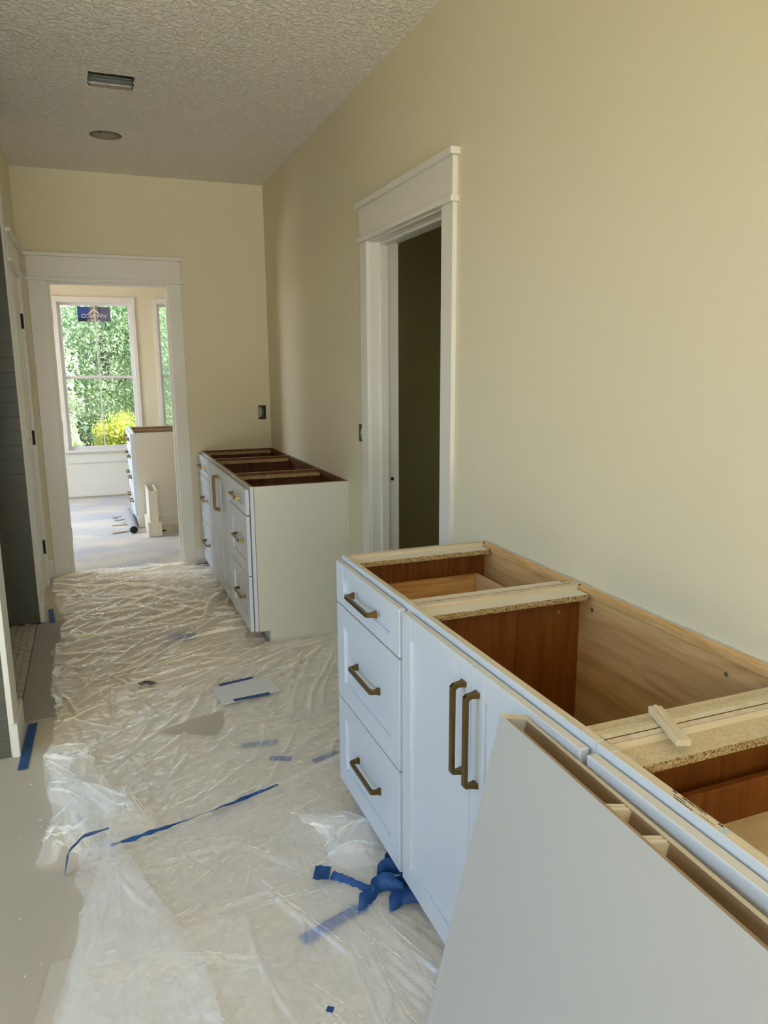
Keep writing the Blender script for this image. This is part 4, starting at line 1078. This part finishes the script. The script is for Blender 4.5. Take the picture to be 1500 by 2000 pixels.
tag(obj('blue_tape', bm, BLUE, smooth=True), 'large tangle of blue tape loops under the doors of the large vanity', 'tape', 'strips of blue painters tape')

# card with two tapes on the plastic
t = thing('white_card', 'white rectangular card taped on the plastic sheeting', 'card', (-.72, 3.275, .014))
bm = bmesh.new(); prism(bm, [(-.151, .078), (.130, .121), (.147, -.074), (-.129, -.121)], 'z', 0, .0015)
obj('card_sheet', bm, CARD, t)
for (a, c, w_) in (((-.11, .095), (.056, .124), .026), ((-.075, -.095), (.094, -.082), .026)):
    d = Vector((c[0] - a[0], c[1] - a[1], 0)).normalized(); nn = Vector((-d.y, d.x, 0)) * w_ / 2
    bm = bmesh.new(); prism(bm, [(a[0] - nn.x, a[1] - nn.y), (c[0] - nn.x, c[1] - nn.y), (c[0] + nn.x, c[1] + nn.y), (a[0] + nn.x, a[1] + nn.y)], 'z', .0015, .0022)
    obj('tape_strip', bm, BLUE, t)

# floor paper sheet overlapping at the left
o = obj('floor_paper', bx(-1.62, -1.0, 0.3, 1.851, -.0015, .0012), PAPER2)
for v in o.data.vertices:
    if v.co.x < -1.5: v.co.x = -1.502 + (v.co.y - 1.851) * .155
tag(o, 'pale strip of floor protection paper along the edge of the milky flap', 'floor paper')
for k in range(9):
    x, y = random.uniform(-1.68, -1.50), random.uniform(1.7, 2.9)
    bm = bmesh.new(); box(bm, -.004, .004, -.0025, .0025, 0, .002, bev=.0006)
    o = obj('plaster_crumb', bm, CARD); o.location = (x, y, 0); o.rotation_euler = (0, 0, random.uniform(0, 3)); o.scale = [random.uniform(.5, 1.3)] * 3
    tag(o, 'tiny white plaster crumb on the bare floor paper', 'crumb', 'plaster crumbs on the floor paper')

# ------------------------------------------------------------------ outdoors
struct('ground', bx(-30, 30, YB + .2, 60, -1.0, -.55), SOIL)
def tree(name, label, x, y, h, crown, nleaf, size, mat, trunk_r, z0=-.55, group='trees outside the window'):
    nleaf = int(nleaf * 3.2)
    t = thing(name, label, 'tree' if trunk_r > .03 else 'bush', (x, y, z0), 0, group)
    r = np.random.default_rng(int(abs(x * 131 + y * 17)) + nleaf)
    bm = bmesh.new()
    tube(bm, [(0, 0, 0), (.05, 0, h * .35), (-.05, .05, h * .7), (0, 0, h * .95)], [trunk_r, trunk_r * .85, trunk_r * .6, trunk_r * .2], n=10)
    for k in range(7):
        a = k * 2.4; zz = h * (.25 + .09 * k); ln = crown[0] * .8
        tube(bm, [(0, 0, zz), (math.cos(a) * ln * .5, math.sin(a) * ln * .5, zz + .25 * ln), (math.cos(a) * ln, math.sin(a) * ln, zz + .35 * ln)], [trunk_r * .4, trunk_r * .25, trunk_r * .08], n=6)
    obj('trunk', bm, BARK, t, True)
    nc = 60
    cs = r.normal(size=(nc, 3)); cs /= np.linalg.norm(cs, axis=1)[:, None]; cs *= r.uniform(.35, 1, (nc, 1)) ** .5
    cs = cs * np.array([crown[0], crown[0], crown[1]]) + np.array([0, 0, crown[2]])
    P = cs[r.integers(0, nc, nleaf)] + np.clip(r.normal(size=(nleaf, 3)), -2, 2) * crown[0] * .16
    P[:, 2] = np.maximum(P[:, 2], .05)
    a = r.normal(size=(nleaf, 3)); a /= np.linalg.norm(a, axis=1)[:, None]
    b2 = np.cross(a, r.normal(size=(nleaf, 3))); b2 /= np.linalg.norm(b2, axis=1)[:, None]
    s = size * .48 * r.uniform(.6, 1.4, (nleaf, 1))
    V = np.stack([P - a * s, P + b2 * s * .45, P + a * s, P - b2 * s * .45], 1).reshape(-1, 3)
    me = bpy.data.meshes.new('foliage'); nf = nleaf
    me.vertices.add(len(V)); me.vertices.foreach_set('co', V.astype(np.float32).ravel())
    me.loops.add(nf * 4); me.loops.foreach_set('vertex_index', np.arange(nf * 4, dtype=np.int32))
    me.polygons.add(nf); me.polygons.foreach_set('loop_start', np.arange(0, nf * 4, 4, dtype=np.int32))
    me.update(calc_edges=True); me.validate(); me.materials.append(mat)
    o = bpy.data.objects.new('foliage', me); C.objects.link(o); o.parent = t; o['kind'] = 'stuff'
    return t
tree('leafy_tree', 'pale green leafy tree with thick grey trunk outside the stickered window', -2.9, 15.2, 6.5, (1.6, 2.4, 2.6), 12000, .10, LEAF_B, .17)
tree('leafy_tree', 'mid green leafy tree behind the yellow green bushes', -0.9, 20.6, 6.0, (2.3, 2.6, 2.5), 20000, .10, LEAF_A, .12)
tree('leafy_tree', 'pale green leafy tree with slim trunk outside the second window', 1.9, 15.2, 5.5, (1.8, 2.3, 2.1), 14000, .09, LEAF_B, .10)
tree('leafy_tree', 'tall dense green tree behind the pale tree with thick trunk', -5.3, 28.0, 8.0, (2.9, 3.6, 3.0), 20000, .15, LEAF_A, .2)
tree('leafy_tree', 'broad pale tree behind the slim-trunked tree outside the second window', 3.6, 28.0, 8.0, (3.2, 3.6, 3.0), 20000, .15, LEAF_B, .2)
tree('leafy_tree', 'green tree standing farthest from the house behind all the others', -1.0, 37.0, 9.0, (4.2, 4.0, 3.2), 20000, .17, LEAF_A, .22)
tree('leafy_bush', 'yellow green bush just below the stickered window', -0.9, 10.95, 1.2, (.45, .50, .85), 4500, .05, LEAF_C, .02, group='bushes outside the window')
tree('leafy_bush', 'low pale green bush beside the yellow green bush', -1.75, 12.2, 1.2, (.30, .45, .85), 4500, .055, LEAF_B, .02, group='bushes outside the window')
tree('leafy_bush', 'round yellow green bush below the second window', .55, 11.5, 1.2, (.45, .5, .85), 4500, .055, LEAF_C, .02, group='bushes outside the window')
